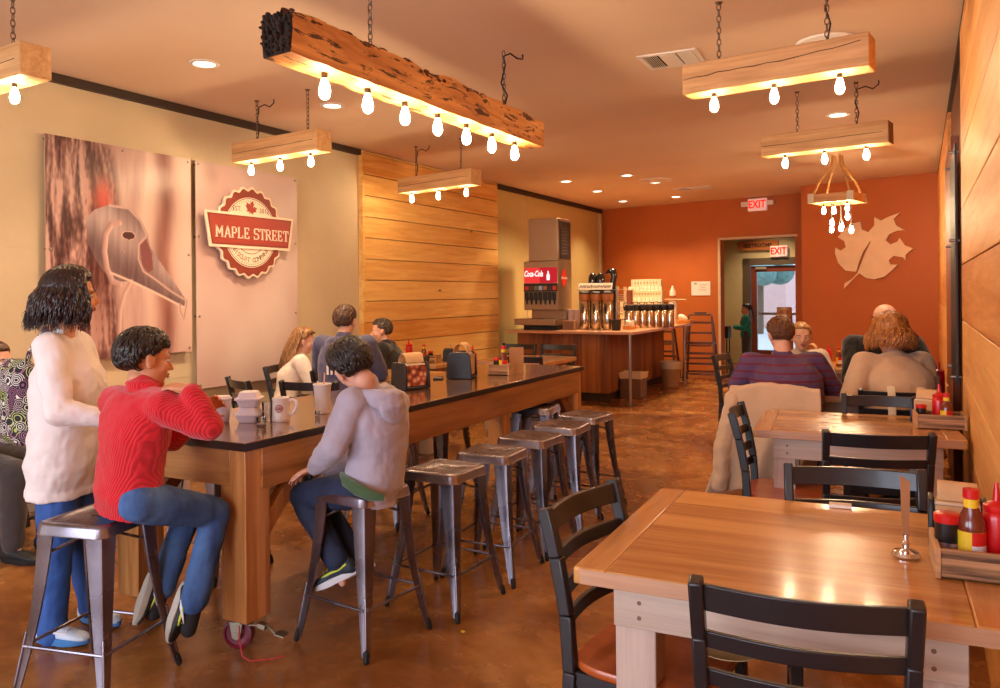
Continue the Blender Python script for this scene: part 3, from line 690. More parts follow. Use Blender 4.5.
lf = [(0,-.9),(.06,-.35),(.5,-.5),(.42,-.25),(.85,.05),(.7,.15),(.8,.45),(.5,.38),(.42,.5),(.2,.25),(.3,.75),(.15,.68),(0,1),(-.15,.68),(-.3,.75),(-.2,.25),(-.42,.5),(-.5,.38),(-.8,.45),(-.7,.15),(-.85,.05),(-.42,-.25),(-.5,-.5),(-.06,-.35)]
ca, sa = math.cos(R(-20)), math.sin(R(-20))
B().prism([((x*ca-y*sa)*.085, (x*sa+y*ca)*.085+.215) for x, y in lf], (.019,0,0), (0,1,0), (0,0,1), (.002,0,0)).make('leaf_emblem', MARL, t, smooth=False, tri=True)
ban = lambda s, x: [(-.46*x-.04*s, .15*s), (-.40*x-.02*s, -.13*s), (.40*x+.02*s, -.13*s), (.46*x+.04*s, .15*s)]
disc([(-.545,.165),(-.49,-.145),(-.30,-.145),(0,-.15),(.30,-.145),(.49,-.145),(.545,.165)], .018, .012, CRM, 'banner_edge')
disc([(-.515,.145),(-.465,-.122),(.465,-.122),(.515,.145)], .030, .003, MAR, 'banner_line'); disc([(-.495,.13),(-.452,-.108),(.452,-.108),(.495,.13)], .033, .002, MARL, 'banner')
q = B(); wlen = slab_text(q, 'MAPLE STREET', (.035, -.425, -.062), (0,1,0), (0,0,1), (.003,0,0), .0735); q.make('banner_letters', CRM, t, smooth=False)
INK = mat('badge_ink', (92, 62, 50), .6)
rz90 = (0, 0, R(90))
text_mesh('BISCUIT COMPANY', .062, .0005, 'arc_lettering', INK, t, arc=(.252, -90, 7.4, True), loc=(.0205, 0, 0), rot=rz90)
text_mesh('EST.', .06, .0005, 'est_lettering', INK, t, loc=(.0205, -.165, .205), rot=rz90); text_mesh('2012', .06, .0005, 'year_lettering', INK, t, loc=(.0205, .165, .205), rot=rz90)
# panel on the right wall seen edge-on, and its standoffs
t = thing('wall_picture', 'dark mounted panel on the right wall seen nearly edge on', 'wall picture', (XR-.03, 5.68, .9))
B().mm((0, 0, 0), (.012, .9, 1.5)).make('board', mat('near_black', (26, 20, 18), .5), t, smooth=False)
for y in (.05, .85):
    for z in (.05, .9, 1.45): B().cyl((.03, y, z), (-.03, y, z), .01, seg=10).make('standoff', mat('brushed_steel', (170, 165, 160), .35, 1), t)

# ------------------------------------------------------------------ stools
m, nt, b = newmat('gunmetal')
v = coords(nt, (1, 1, 1)); n = ntex(nt, v, 4, 3, .5, .0)
nt.links.new(ramp(nt, n.outputs['Fac'], [(.3, lin((112, 104, 112))), (.7, lin((160, 152, 162)))]), b.inputs['Base Color']); b.inputs['Metallic'].default_value = .92
nt.links.new(ramp(nt, n.outputs['Fac'], [(.3, (.22,)*3), (.75, (.36,)*3)]), b.inputs['Roughness']); GUN = m
RUB = mat('black_rubber', (20, 18, 18), .7)
ST_H = .655
def make_stool(label, loc, rz):
    t = thing('metal_stool', label, 'stool', loc, rz, 'metal counter stools around the shared table')
    def rsq(h, r, z, b, n=5):
        return [b._v((sx*(h-r)+r*math.cos(a), sy*(h-r)+r*math.sin(a), z)) for sx, sy, a0 in ((1,1,0),(-1,1,PI/2),(-1,-1,PI),(1,-1,1.5*PI)) for a in [a0+PI/2*k/n for k in range(n+1)]]
    q = B(); h = .152
    R_ = [rsq(h+.006, .036, ST_H-.045, q), rsq(h+.004, .036, ST_H-.042, q), rsq(h, .036, ST_H-.012, q), rsq(h-.004, .034, ST_H-.003, q), rsq(h-.012, .03, ST_H, q), rsq(h-.03, .026, ST_H-.001, q), rsq(h-.036, .024, ST_H-.005, q), rsq(.02, .0195, ST_H-.006, q)]
    q.rings(R_[:-1], cap=False); q.rings([R_[-2], R_[-1]], cap=False); q._f(R_[-1])
    q.make('seat', GUN, t, ang=50)
    q = B(); q.tube([(-.03, 0, ST_H-.0195), (.03, 0, ST_H-.0195)], .016, 12); q.make('grip_hole', mat('near_black', (26, 20, 18), .5), t)
    zt, zf = ST_H-.03, .022
    for sx in (-1, 1):
        for sy in (-1, 1):
            q = B(); R2 = []
            # folded sheet leg: an outward V section that tapers and flares to the foot
            for k in range(9):
                f = k/8; z = zt+(zf-zt)*f; c = .146+(.206-.146)*f; wd = .074*(1-f)+.026*f; th = .008
                bow = .010*math.sin(PI*f)
                cx, cy = sx*(c-bow), sy*(c-bow)
                row = [(cx, cy-sy*wd), (cx, cy-sy*.014), (cx-sx*.003, cy-sy*.003), (cx-sx*.014, cy), (cx-sx*wd, cy), (cx-sx*wd, cy-sy*th), (cx-sx*.017, cy-sy*th), (cx-sx*th, cy-sy*.017), (cx-sx*th, cy-sy*wd)]
                R2.append([q._v((x, y, z)) for x, y in row])
            q.rings(R2)
            # pressed rib near the foot
            q.cap((sx*.1985, sy*.1985, .06), (sx*.1715, sy*.1715, .25), .0065, .0055, 8)
            lg = q.make('leg', GUN, t, ang=50)
            q = B(); q.cap((sx*.204, sy*.204, .012), (sx*.199, sy*.199, .04), .0125, .013, 8); q.make('foot_cap', RUB, lg)
    q = B(); zz = .20; c = .178
    for sx, sy, ex, ey in ((-1,-1,1,-1),(1,-1,1,1),(1,1,-1,1),(-1,1,-1,-1)):
        q.tube([(sx*c, sy*c, zz), (ex*c, ey*c, zz)], .0065, 8)
    q.make('stretcher', GUN, t)
    q = B()
    for a in (45, 135):
        dx, dy = math.cos(R(a))*.19, math.sin(R(a))*.19; q.tube([(-dx, -dy, ST_H-.13), (0, 0, ST_H-.055), (dx, dy, ST_H-.13)], .006, 6)
    q.make('brace', GUN, t); return t
STOOL = make_stool('metal stool under the boy in the red sweater', (-2.83, 2.02, 0), R(12.5))
copy_tree(STOOL, 'metal stool under the boy in the grey hoodie', (-2.175, 2.83, 0), R(-6))
labs = ['empty metal stool right behind the boy in the grey hoodie', 'second empty metal stool beyond the grey hoodie boy', 'third empty metal stool beyond the grey hoodie boy', 'fourth empty metal stool beyond the grey hoodie boy', 'empty metal stool at the far right corner of the shared table']
for i, (x, y, a) in enumerate(((-2.06, 3.33, -3), (-2.05, 3.80, 4), (-2.05, 4.28, -2), (-2.05, 4.74, 3), (-2.07, 5.20, -6))): copy_tree(STOOL, labs[i], (x, y, 0), R(a))
labs = ['metal stool at the table end beyond the row, bright seat edge', 'metal stool on the wall side opposite the third empty one', 'metal stool on the wall side of the shared table behind the wooden leg', 'metal stool on the wall side opposite the fourth empty one']
for i, (x, y, a) in enumerate(((-2.55, 5.42, 8), (-3.15, 4.35, 5), (-3.42, 3.15, 0), (-3.1, 4.95, -8))): copy_tree(STOOL, labs[i], (x, y, 0), R(a))

# ------------------------------------------------------------------ the long shared table
TX0, TX1, TY0, TY1, TZ = -3.29, -2.46, 2.42, 6.15, .889
t = thing('shared_table', 'long counter-height wooden table with dark glossy top on casters', 'table', ((TX0+TX1)/2, (TY0+TY1)/2, 0))
hx, hy = (TX1-TX0)/2, (TY1-TY0)/2
TOPD = wood('dark_glossy_top', (78, 48, 30), (136, 90, 54), 'y', .16, .8, board=.2, board_axis='x', coat=.8, bs=.03)
TOPE = mat('dark_top_edge', (44, 28, 26), .35)
q = B().mm((-hx, -hy, TZ-.032), (hx, hy, TZ)); o = q.make('tabletop', TOPD, t, bevel=.003)
B().mm((-hx+.0, -hy+.0, TZ-.034), (hx, hy, TZ-.0325)).make('top_underside', TOPE, t, smooth=False)
q = B()
for a_, b_ in (((-hx-.003, -hy-.003, TZ-.034), (hx+.003, -hy, TZ-.002)), ((-hx-.003, hy, TZ-.034), (hx+.003, hy+.003, TZ-.002)), ((hx, -hy, TZ-.034), (hx+.003, hy, TZ-.002)), ((-hx-.003, -hy, TZ-.034), (-hx, hy, TZ-.002))): q.mm(a_, b_)
q.make('edge_band', TOPE, t, bevel=.001, seg=1)
APR = wood('honey_apron', (132, 78, 34), (196, 134, 70), 'y', .35, .8, coat=.3); APX = wood('honey_apron_end', (140, 84, 38), (200, 138, 74), 'x', .35, .8, coat=.3)
for sx in (-1, 1): B().mm((sx*(hx-.02)-.018, -hy+.1, TZ-.034-.175), (sx*(hx-.02)+.018, hy-.1, TZ-.034)).make('apron', APR, t, bevel=.003)
for sy in (-1, 1): B().mm((-hx+.1, sy*(hy-.03)-.018, TZ-.034-.155), (hx-.1, sy*(hy-.03)+.018, TZ-.034)).make('apron', APX, t, bevel=.003)
LEG = wood('honey_leg', (170, 104, 50), (222, 160, 94), 'z', .38, .8, board=.047, board_axis='y', coat=.2)
URE = mat('maroon_polyurethane', (110, 26, 46), .35, coat=.4); STL = mat('zinc_steel', (170, 160, 140), .35, .9)
for sx in (-1, 1):
    for sy in (-1, 1):
        cx, cy = sx*(hx-.085), sy*(hy-.085)
        lg = B().mm((cx-.07, cy-.07, .135), (cx+.07, cy+.07, TZ-.034)).make('leg', LEG, t, bevel=.003)
        ang = R(200) if sx > 0 else R(40); wdx, wdy = math.cos(ang)*.035, math.sin(ang)*.035; wc = Vector((cx+wdx, cy+wdy, .0655)); ax = Vector((-math.sin(ang+R(90 if sx>0 else 0)), math.cos(ang+R(90 if sx>0 else 0)), 0))
        ax = Vector((-.35, 1, 0)).normalized() if sx > 0 else Vector((1, .2, 0)).normalized()
        w_ = B().lathe([(.001,-.012),(.018,-.014),(.02,-.02),(.03,-.012),(.05,-.013),(.055,-.02),(.064,-.018),(.0655,0),(.064,.018),(.055,.02),(.05,.013),(.03,.012),(.02,.02),(.018,.014),(.001,.012)], wc, 28, ax).make('caster_wheel', URE, lg)
        q = B(); q.mm((cx-.05, cy-.05, .127), (cx+.05, cy+.05, .136)); q.cyl((cx, cy, .127), (cx, cy, .112), .04, .034)
        for s2 in (-1, 1):
            o2 = ax*.026*s2; d_ = ax.cross(Vector((0,0,1)))
            q.prism([(-.03,.118),(.03,.118),(.018,.05),(.0,.042),(-.018,.05)], Vector((wc.x, wc.y, 0))+o2, d_, (0,0,1), ax*.003*s2); q.cyl(wc+o2*.9, wc+o2*1.25, .012, seg=10)
        q.make('caster_fork', STL, lg, bevel=.001, seg=1)
        # knee brace up to the long apron
        B().bar((cx+sx*.02, cy-sy*.05, .47), (cx+sx*.02, cy-sy*.30, TZ-.06-.12), .05, .07).make('knee_brace', LEG if sy < 0 else mat('brown_brace', (120, 66, 34), .5, var=.15), t, bevel=.003)
        if sx > 0 and sy < 0:
            q = B(); q.tube([(cx+.03, cy-.02, .11), (cx+.09, cy+.03, .1), (cx+.15, cy+.01, .085)], .005, 6); q.box((cx+.175, cy+.02, .085), (.045, .05, .006), (0, R(12), R(15))); q.box((cx+.07, cy+.02, .1), (.035, .03, .02), (0, .3, .3)); q.make('caster_brake', STL, lg, bevel=.001, seg=1)
            q = B(); q.tube([(cx+.02, cy-.06, .12), (cx+.045, cy-.085, .07), (cx+.075, cy-.1, .02), (cx+.11, cy-.095, .006), (cx+.17, cy-.05, .006), (cx+.21, cy+.0, .006)], .0028, 6); q.make('red_string', mat('red_string', (190, 50, 50), .7), t)

# ------------------------------------------------------------------ dining tables
TTOP = wood('table_top_maple', (176, 118, 62), (230, 174, 106), 'x', .24, .7, board=.145, board_axis='y', coat=.5, bs=.04)
TEDGE = wood('table_top_edge', (176, 130, 98), (214, 168, 134), 'x', .5, .8)
TLEG = wood('limed_pine', (176, 150, 136), (216, 192, 176), 'z', .6, .9); TAPR = wood('limed_pine_rail', (170, 148, 132), (212, 190, 172), 'x', .6, .9)
def dining_table(x0, x1, y0, y1, label, rz=0, z=.762, breadboard=True):
    cx, cy = (x0+x1)/2, (y0+y1)/2; t = thing('dining_table', label, 'table', (cx, cy, 0), rz, 'square wooden dining tables'); a, b_ = (x1-x0)/2, (y1-y0)/2
    q = B(); q.mm((-a+.09, -b_, z-.045), (a-.09, b_, z)); q.make('tabletop', TTOP, t, bevel=.004)
    for s2 in (-1, 1):
        q = B(); q.mm((min(s2*a, s2*(a-.0895)), -b_, z-.045), (max(s2*a, s2*(a-.0895)), b_, z+.0005)); q.make('breadboard_end', wood('table_top_end', (176, 118, 62), (228, 170, 104), 'y', .26, .7, coat=.5), t, bevel=.006)
    q = B(); q.mm((-a+.02, -b_-.0015, z-.042), (a-.02, -b_, z-.003)); q.make('front_edge', TEDGE, t, smooth=False)
    for s2 in (-1, 1):
        q = B(); q.mm((-a+.10, s2*(b_-.06)-.02, z-.155), (a-.10, s2*(b_-.06)+.02, z-.0455)); rl = q.make('apron', TAPR, t, bevel=.003)
        q = B()
        for sx in (-1, 1):
            for dz in (-.085, -.125): q.cyl((sx*(a-.17), s2*(b_-.06)-.021, z+dz+.0), (sx*(a-.17), s2*(b_-.06)-.0195, z+dz), .006, seg=8)
        q.make('peg_plugs', mat('peg_brown', (120, 92, 74), .7), rl)
        q = B(); q.mm((s2*(a-.15)-.02, -b_+.08, z-.15), (s2*(a-.15)+.02, b_-.08, z-.0455)); q.make('apron', TAPR, t, bevel=.003)
    for sx in (-1, 1):
        for sy in (-1, 1):
            B().mm((sx*(a-.155)-.055, sy*(b_-.105)-.05, 0), (sx*(a-.155)+.055, sy*(b_-.105)+.05, z-.0455)).make('leg', TLEG, t, bevel=.004)
    return t
dining_table(-.85, .175, 2.01, 2.96, 'nearest square wooden table with pale front edge, holding the chrome stand', R(2.2))
dining_table(-.83, .17, 4.44, 5.20, 'second square wooden table from the camera on the right, holding a burnt-wood caddy', R(5))
dining_table(-1.25, .16, 5.98, 6.72, 'wooden table between the striped-sweater man and the woman facing him', R(3))
dining_table(-1.36, .10, 8.05, 8.85, 'far wooden table with a black napkin holder before the leaf wall', R(2))
dining_table(-4.32, -3.48, 7.60, 8.50, 'wooden dining table beyond the shared table in front of the counter', R(0))
dining_table(-5.22, -4.42, 6.98, 7.72, 'small wooden table by the pine planks with condiments on it', R(0))
dining_table(-4.75, -3.95, 5.62, 6.42, 'wooden table where the navy hoodie person and the man in black sit', R(0))
dining_table(-5.40, -4.60, 3.45, 4.15, 'wooden table by the wall under the photo of the spout', R(0))

# ------------------------------------------------------------------ ladder-back chairs
CBL = mat('black_lacquer', (30, 26, 30), .38, coat=.25); SEATW = wood('cherry_seat', (150, 66, 26), (200, 100, 48), 'y', .28, .9, coat=.5)
def make_chair(label, loc, rz, group='black ladder-back chairs'):
    t = thing('ladder_back_chair', label, 'chair', loc, rz, group)   # faces +Y, back at -Y
    q = B(); sh = .455; R_ = []
    for z, k in ((sh-.028, .97), (sh-.02, 1.0), (sh-.006, 1.0), (sh, .985), (sh-.002, .9), (sh-.008, .6), (sh-.010, .2)):
        row = []
        for i in range(32):
            a = 2*PI*i/32; ca, sa = math.cos(a), math.sin(a); wx = .205 + .018*max(0, sa); row.append(q._v((math.copysign(abs(ca)**.5, ca)*wx*k, math.copysign(abs(sa)**.5, sa)*.205*k, z)))
        R_.append(row)
    q.rings(R_); q.make('seat', SEATW, t, ang=60)
    def post(sx):
        q = B(); pts = [(sx*.19, -.225, 0), (sx*.187, -.195, .2), (sx*.185, -.185, .42), (sx*.187, -.195, .58), (sx*.19, -.225, .74), (sx*.192, -.262, .875)]
        for a, b_ in zip(pts[:-1], pts[1:]): q.bar(a, b_, .028, .040, (0, 1, 0))
        return q
    for sx in (-1, 1): post(sx).make('back_post', CBL, t, bevel=.005)
    for sx in (-1, 1): q = B(); q.bar((sx*.19, .185, 0), (sx*.185, .165, sh-.03), .032, .032, (0,1,0)); q.make('front_leg', CBL, t, bevel=.004)
    q = B(); q.mm((-.185, .15, sh-.075), (.185, .172, sh-.028)).mm((-.18, -.195, sh-.075), (.18, -.175, sh-.028)); 
    for sx in (-1, 1): q.mm((sx*.178-.011, -.18, sh-.075), (sx*.178+.011, .16, sh-.028))
    q.make('seat_frame', CBL, t, bevel=.003, seg=1)
    for (z, h) in ((.835, .062), (.735, .04), (.645, .04), (.56, .036)):
        q = B(); R_ = []; y0 = -.197 - .065*max(0, (z-.58)/.3)**1.3; tilt = .03 if z > .7 else .012
        n = 12
        for i in range(n+1):
            f = i/n; x = -.185+.37*f; bow = -.034*math.sin(PI*f); R_.append([q._v((x, y0+bow+dy-(dz*.22), z+dz)) for dy, dz in ((-.008,-h/2),(.008,-h/2),(.008,h/2),(-.008,h/2))])
        q.rings(R_); q.make('back_slat', CBL, t, bevel=.003, seg=2)
    for (a, b_) in (((-.188,.175,.2),(.188,.175,.2)), ((-.187,-.2,.24),(.187,-.2,.24))): q = B(); q.tube([a, b_], .010, 8); q.make('stretcher', CBL, t)
    for sx in (-1, 1):
        q = B(); q.tube([(sx*.188, -.2, .17), (sx*.188, .175, .17)], .010, 8); q.tube([(sx*.188, -.19, .27), (sx*.188, .17, .27)], .010, 8); q.make('stretcher', CBL, t)
    return t
# yaw: 0 faces into the room, 90 faces the left wall
CHSC = (1.12, 1.0, 1.0)
CH0 = make_chair('black ladder-back chair with cherry seat at the left side of the nearest table', (-.68, 2.29, 0), R(-97)); CH0.scale = CHSC
CHS = [((-.255, 2.02, 0), 7, 'black ladder-back chair at the very front, its back to the camera, before the nearest table'),
       ((-.17, 2.82, 0), 190, 'black ladder-back chair tucked at the far side of the nearest table'),
       ((-.22, 4.13, 0), 12, 'black ladder-back chair at the near side of the second table'),
       ((-.62, 4.42, 0), -85, 'black ladder-back chair at the left side of the second table beside the coat'),
       ((-.17, 4.99, 0), 186, 'black ladder-back chair at the far side of the second table'),
       ((-.14, 5.78, 0), 4, 'black ladder-back chair under the woman in the tan blazer'),
       ((-.83, 5.62, 0), 2, 'black ladder-back chair draped with the beige coat'),
       ((-1.50, 8.02, 0), -97, 'black ladder-back chair standing alone by the aisle beyond the coat'),
       ((-.93, 7.08, 0), 182, 'black ladder-back chair under the woman facing the camera'),
       ((-.20, 6.98, 0), 178, 'black ladder-back chair under the bald man'),
       ((-4.95, 2.95, 0), 180, 'black chair under the seated person at the left edge'),
       ((-4.42, 4.62, 0), -25, 'empty black ladder-back chair left of the girl with long hair'),
       ((-4.88, 5.50, 0), -70, 'black ladder-back chair under the girl with long hair'),
       ((-3.98, 4.72, 0), 15, 'empty black ladder-back chair between the long-haired girl and the navy hoodie'),
       ((-4.22, 5.36, 0), 5, 'black ladder-back chair under the person in the navy hoodie'),
       ((-4.66, 6.58, 0), 160, 'black ladder-back chair under the man in the black jacket'),
       ((-3.52, 7.35, 0), 4, 'black ladder-back chair at the near side of the table before the counter'),
       ((-4.36, 8.55, 0), 180, 'black ladder-back chair, left one of two against the plank counter'),
       ((-3.86, 8.60, 0), 180, 'black ladder-back chair, right one of two against the plank counter')]
for loc, a, lab in CHS: copy_tree(CH0, lab, loc, R(a))
# ------------------------------------------------------------------ drinks counter
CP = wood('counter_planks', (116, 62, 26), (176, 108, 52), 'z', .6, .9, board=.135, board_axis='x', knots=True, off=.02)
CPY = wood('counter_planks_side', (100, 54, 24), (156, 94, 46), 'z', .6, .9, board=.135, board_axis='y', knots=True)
CTOP = mat('counter_top_tan', (206, 150, 108), .35, var=.06); STEEL = mat('brushed_steel', (170, 165, 160), .35, 1)
t = thing('drinks_counter', 'plank-fronted drinks counter with a tan top on steel poles', 'counter', (-4.4, 11.8, 0))
def W(b, mm_a, mm_b): return b.mm([p-q for p, q in zip(mm_a, (-4.4, 11.8, 0))], [p-q for p, q in zip(mm_b, (-4.4, 11.8, 0))])
W(B(), (-5.2, 10.08, .93), (-3.33, 13.2, .97)).make('countertop', CTOP, t, bevel=.006)
q = B(); x = -5.15
while x < -3.82: W(q, (x+.002, 10.33, .11), (min(x+.133, -3.8), 10.36, .93)); x += .135
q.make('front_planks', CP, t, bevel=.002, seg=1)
q = B(); y = 10.33
while y < 13.0: W(q, (-3.80, y+.002, .11), (-3.775, min(y+.133, 13.1), .93)); y += .135
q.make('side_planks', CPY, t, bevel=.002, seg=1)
q = B(); W(q, (-5.15, 10.37, 0), (-3.81, 13.1, .925)); q.make('carcass', mat('dark_plinth', (46, 28, 18), .7), t, smooth=False)
for x, y in ((-3.40, 10.16), (-3.42, 13.0)):
    q = B(); q.tube([(x+4.4, y-11.8, .012), (x+4.4, y-11.8, .93)], .021, 14); q.tube([(x+4.4, y-11.8, 0), (x+4.4, y-11.8, .012)], .05, 16); q.make('leg', STEEL, t)
CT = .97
# soda dispenser
t = thing('soda_dispenser', 'steel soda fountain with a red lit front panel on the counter', 'drink dispenser', (-4.72, 10.45, CT)); t.scale = (1.18, 1, 1)
SSW = mat('warm_steel', (168, 146, 116), .32, .85)
q = B(); q.mm((-.235, -.2, .28), (.215, .3, .97)); q.mm((-.235, .05, .06), (.215, .3, .28)); q.make('body', SSW, t, bevel=.008)
q = B().mm((-.31, -.34, .07), (.22, .12, .16)); q.make('drip_tray', SSW, t, bevel=.006)
q = B().mm((-.24, -.2, 0), (.2, .25, .068)); q.make('base', mat('near_black', (26, 20, 18), .5), t, smooth=False)
q = B(); q.mm((-.225, -.205, .66), (-.02, -.2005, .88)); q.mi = 1; q.mm((-.02, -.205, .66), (.205, -.2005, .88)); q.make('lit_panel', [glow('panel_red', (.85, .045, .04), 1.0), glow('panel_red_dark', (.62, .02, .03), .9)], t, smooth=False)
text_mesh('Coca-Cola', .115, .0015, 'panel_script', glow('panel_white', (1, .9, .85), 1.1), t, loc=(-.105, -.208, .79), shear=.35, bold=.003, sx=.5)
q = B(); q.prism([(-.02,-.07),(.02,-.07),(.022,0),(.008,.03),(.008,.06),(-.008,.06),(-.008,.03),(-.022,0)], (.09,-.207,.77), (1,0,0), (0,0,1), (0,.001,0)); q.make('panel_bottle', glow('panel_white', (1, .9, .85), 1.1), t, smooth=False)
q = B(); q.mm((-.23, -.21, .54), (.21, -.2005, .655)); q.make('valve_strip', mat('near_black', (26, 20, 18), .5), t, smooth=False)
cols = [(200, 40, 30), (90, 60, 40), (120, 120, 60), (170, 200, 235), (170, 110, 60), (60, 50, 50), (210, 60, 30)]
for k in range(7):
    v_ = B(); v_.mm((-.212+.06*k, -.232, .42), (-.168+.06*k, -.2, .535)); v_.tube([(-.19+.06*k, -.215, .42), (-.19+.06*k, -.215, .36)], [.014, .008], 8); vv = v_.make('valve', mat('valve_black', (34, 28, 26), .35), t, bevel=.003)
    B().mm((-.214+.06*k, -.2125, .56), (-.166+.06*k, -.2105, .62)).make('flavour_label', mat('flavour_%s' % 'abcdefg'[k], cols[k], .5), vv, smooth=False)
q = B(); q.tube([(.2165, -.0, .72), (.2195, -.0, .72)], .1, 24); o = q.make('side_badge', mat('badge_red_side', (206, 34, 26), .4), t); o.scale = (1, .8, 1.25); o.location = (0, 0, -.17)
text_mesh('Coca-Cola', .05, .001, 'badge_script', WHT, t, loc=(.221, 0, .73), rot=(0, 0, R(90)), shear=.3)
t = thing('ice_hopper', 'tall steel ice hopper standing on top of the soda fountain', 'ice machine', (-4.72, 10.45, CT+.97)); t.scale = (1.15, 1, 1)
q = B().mm((-.19, -.16, 0), (.215, .3, .60)); q.make('body', SSW, t, bevel=.008)
q = B().mm((.2155, -.12, .03), (.222, .26, .56)); q.make('side_label', mat('label_black', (44, 34, 28), .5), t, bevel=.002)
q = B()
for k in range(9): q.mm((.2222, -.06, .1+.045*k), (.2232, .19-.04*(k % 3), .112+.045*k))
q.mm((.2222, -.11, .47), (.2232, -.075, .54)); q.make('label_print', mat('grey_print', (110, 92, 84), .8), t, smooth=False)
t = thing('card_holder', 'small brown card box at the foot of the soda fountain', 'box', (-4.32, 10.30, CT))
B().mm((-.085, -.04, 0), (.085, .05, .135)).make('box', mat('tan_card', (150, 108, 74), .6), t, bevel=.004); B().mm((-.07, -.043, .02), (.07, -.0405, .115)).make('label', mat('card_label', (128, 92, 66), .6), t, smooth=False)
t = thing('napkin_stack', 'pinkish paper cup stack between soda fountain and tea urns', 'cups', (-4.38, 10.62, CT))
for dx in (-.05, .05): B().lathe([(.001, 0), (.034, 0), (.05, .2), (.052, .22), (.054, .28), (.001, .285)], (dx, 0, 0), 16).make('cups', mat('pink_paper', (226, 190, 170), .6), t)
# tea urns
labs = ['steel iced-tea urn, leftmost of three beside the soda fountain', 'steel iced-tea urn, middle of three on the counter', 'steel iced-tea urn, rightmost of three on the counter']
proto = None
for i, x in enumerate((-4.17, -4.00, -3.83)):
    if proto is None:
        t = proto = thing('tea_urn', labs[0], 'drink urn', (x, 10.5, CT), 0, 'iced tea urns')
        B().lathe([(.001, 0), (.066, 0), (.07, .01), (.07, .40), (.062, .41), (.001, .41)], seg=24).make('body', mat('polished_steel', (214, 200, 176), .18, 1), t)
        B().lathe([(.072, .41), (.078, .415), (.078, .50), (.072, .505), (.001, .505)], seg=24).make('wood_band', wood('urn_band', (168, 98, 44), (206, 132, 66), 'x'), t)
        q = B(); q.cyl((0, -.07, .3), (0, -.1, .3), .014); q.cyl((0, -.1, .33), (0, -.1, .23), .012, .009); q.tube([(0, -.1, .33), (0, -.105, .37)], [.006, .012], 8); q.make('tap', mat('near_black', (26, 20, 18), .5), t)
        q = B().lathe([(.078, .505), (.08, .52), (.06, .54), (.001, .545)], seg=24); q.make('lid', mat('near_black', (26, 20, 18), .5), t)
    else: copy_tree(proto, labs[i], (x, 10.5, CT))
t = thing('urn_sign', 'long pale sign lying across the tops of the tea urns', 'sign', (-4.0, 10.47, CT+.56))
q = B().box((0, 0, .045), (.50, .008, .10), (R(-24), 0, 0)); q.make('board', mat('cream_sign', (226, 206, 178), .6), t, bevel=.002)
q = B(); r = random.Random(2)
for k in range(22): q.box((-.22+.021*k, -.006, .045), (.012, .002, .03+.02*r.random()), (R(-24), r.uniform(-.5,.5), 0))
q.make('print', mat('badge_ink', (92, 62, 50), .6), t, smooth=False)
t = thing('sign_prop', 'steel bracket carrying the tea sign', 'bracket', (-4.0, 10.62, CT)); q = B()
for sx in (-.29, .26): q.mm((sx-.008, -.02, 0), (sx+.008, .0, .60))
q.mm((-.29, -.12, .555), (.26, 0, .56)); q.make('bracket', STEEL, t, bevel=.002)
for i, (x, y, lab) in enumerate(((-4.22, 10.95, 'black coffee grinder hopper standing left behind the tea urns'), (-4.10, 10.95, 'black coffee grinder hopper standing second behind the tea urns'), (-3.93, 11.0, 'black swan-neck brewer standing apart behind the tea urns'))):
    t = thing('coffee_grinder', lab, 'coffee machine', (x, y, CT)); GB = mat('glossy_black', (18, 15, 14), .15, coat=.6)
    q = B().lathe([(.001, 0), (.07, 0), (.07, .02), (.06, .05), (.055, .5), (.06, .52), (.001, .53)], seg=20); q.make('body', GB, t)
    if i < 2: q = B().lathe([(.05, .52), (.062, .55), (.068, .7), (.06, .76), (.035, .80), (.001, .81)], seg=20); q.make('hopper', GB, t)
    else: q = B(); q.tube([(0,0,.52),(.0,0,.66),(.02,0,.76),(0,0,.82),(-.05,0,.83),(-.1,0,.80)], [.05,.045,.05,.055,.04,.02], 12); q.make('neck', GB, t)
t = thing('waste_bin', 'small black counter bin right of the tea urns', 'bin', (-3.68, 10.42, CT))
B().lathe([(.001, 0), (.058, 0), (.07, .14), (.073, .145), (.066, .147), (.055, .02), (.001, .018)], seg=20).make('bin', mat('near_black', (26, 20, 18), .5), t)
# cup sleeves and condiments rack: tiered stand with rows of bottles
t = thing('syrup_stand', 'tall tiered cream stand of sleeves behind the coffee pots', 'rack', (-3.72, 11.95, CT)); t.scale = (1.3, 1, 1.05)
CRS = mat('cream_stand', (226, 198, 152), .6, var=.05)
q = B()
for k, (w_, h, y) in enumerate(((.46, .36, -.2), (.43, .52, -.1), (.36, .68, 0))): q.mm((-w_/2-.02*(2-k), y-.05, 0), (w_/2, y+.04, h))
q.make('tiers', CRS, t, bevel=.004)
q = B()
for k, (w_, h, y) in enumerate(((.46, .36, -.2), (.43, .52, -.1), (.36, .68, 0))):
    for j in range(9): x = -w_/2+.03+j*(w_-.06)/8; q.lathe([(.001, h), (.016, h), (.02, h+.05), (.001, h+.055)] if k < 2 else [(.001, h-.1), (.004, h-.1), (.004, h-.02), (.001, h-.02)], (x, y-(.055 if k == 2 else 0), 0), 8)
q.make('cup_rows', mat('cup_white', (238, 226, 206), .5), t)
q = B()
for k, (w_, h, y) in enumerate(((.46, .36, -.2), (.43, .52, -.1), (.36, .68, 0))):
    for j in range(12): x = -w_/2+.03+j*(w_-.06)/11; q.box((x, y-.052, h-.05), (.014, .003, .03), (0, .5, 0))
q.make('print', mat('stand_print', (166, 134, 92), .7), t, smooth=False)
t = thing('lid_rack', 'white wire rack of cup lids standing left of the tiered stand', 'rack', (-3.80, 11.15, CT))
q = B()
for x in (-.12, 0, .12):
    for y in (-.04, .04): q.tube([(x, y, 0), (x, y, .6)], .006, 6)
for z in (.02, .2, .38, .56):
    q.mm((-.13, -.05, z), (.13, .05, z+.008))
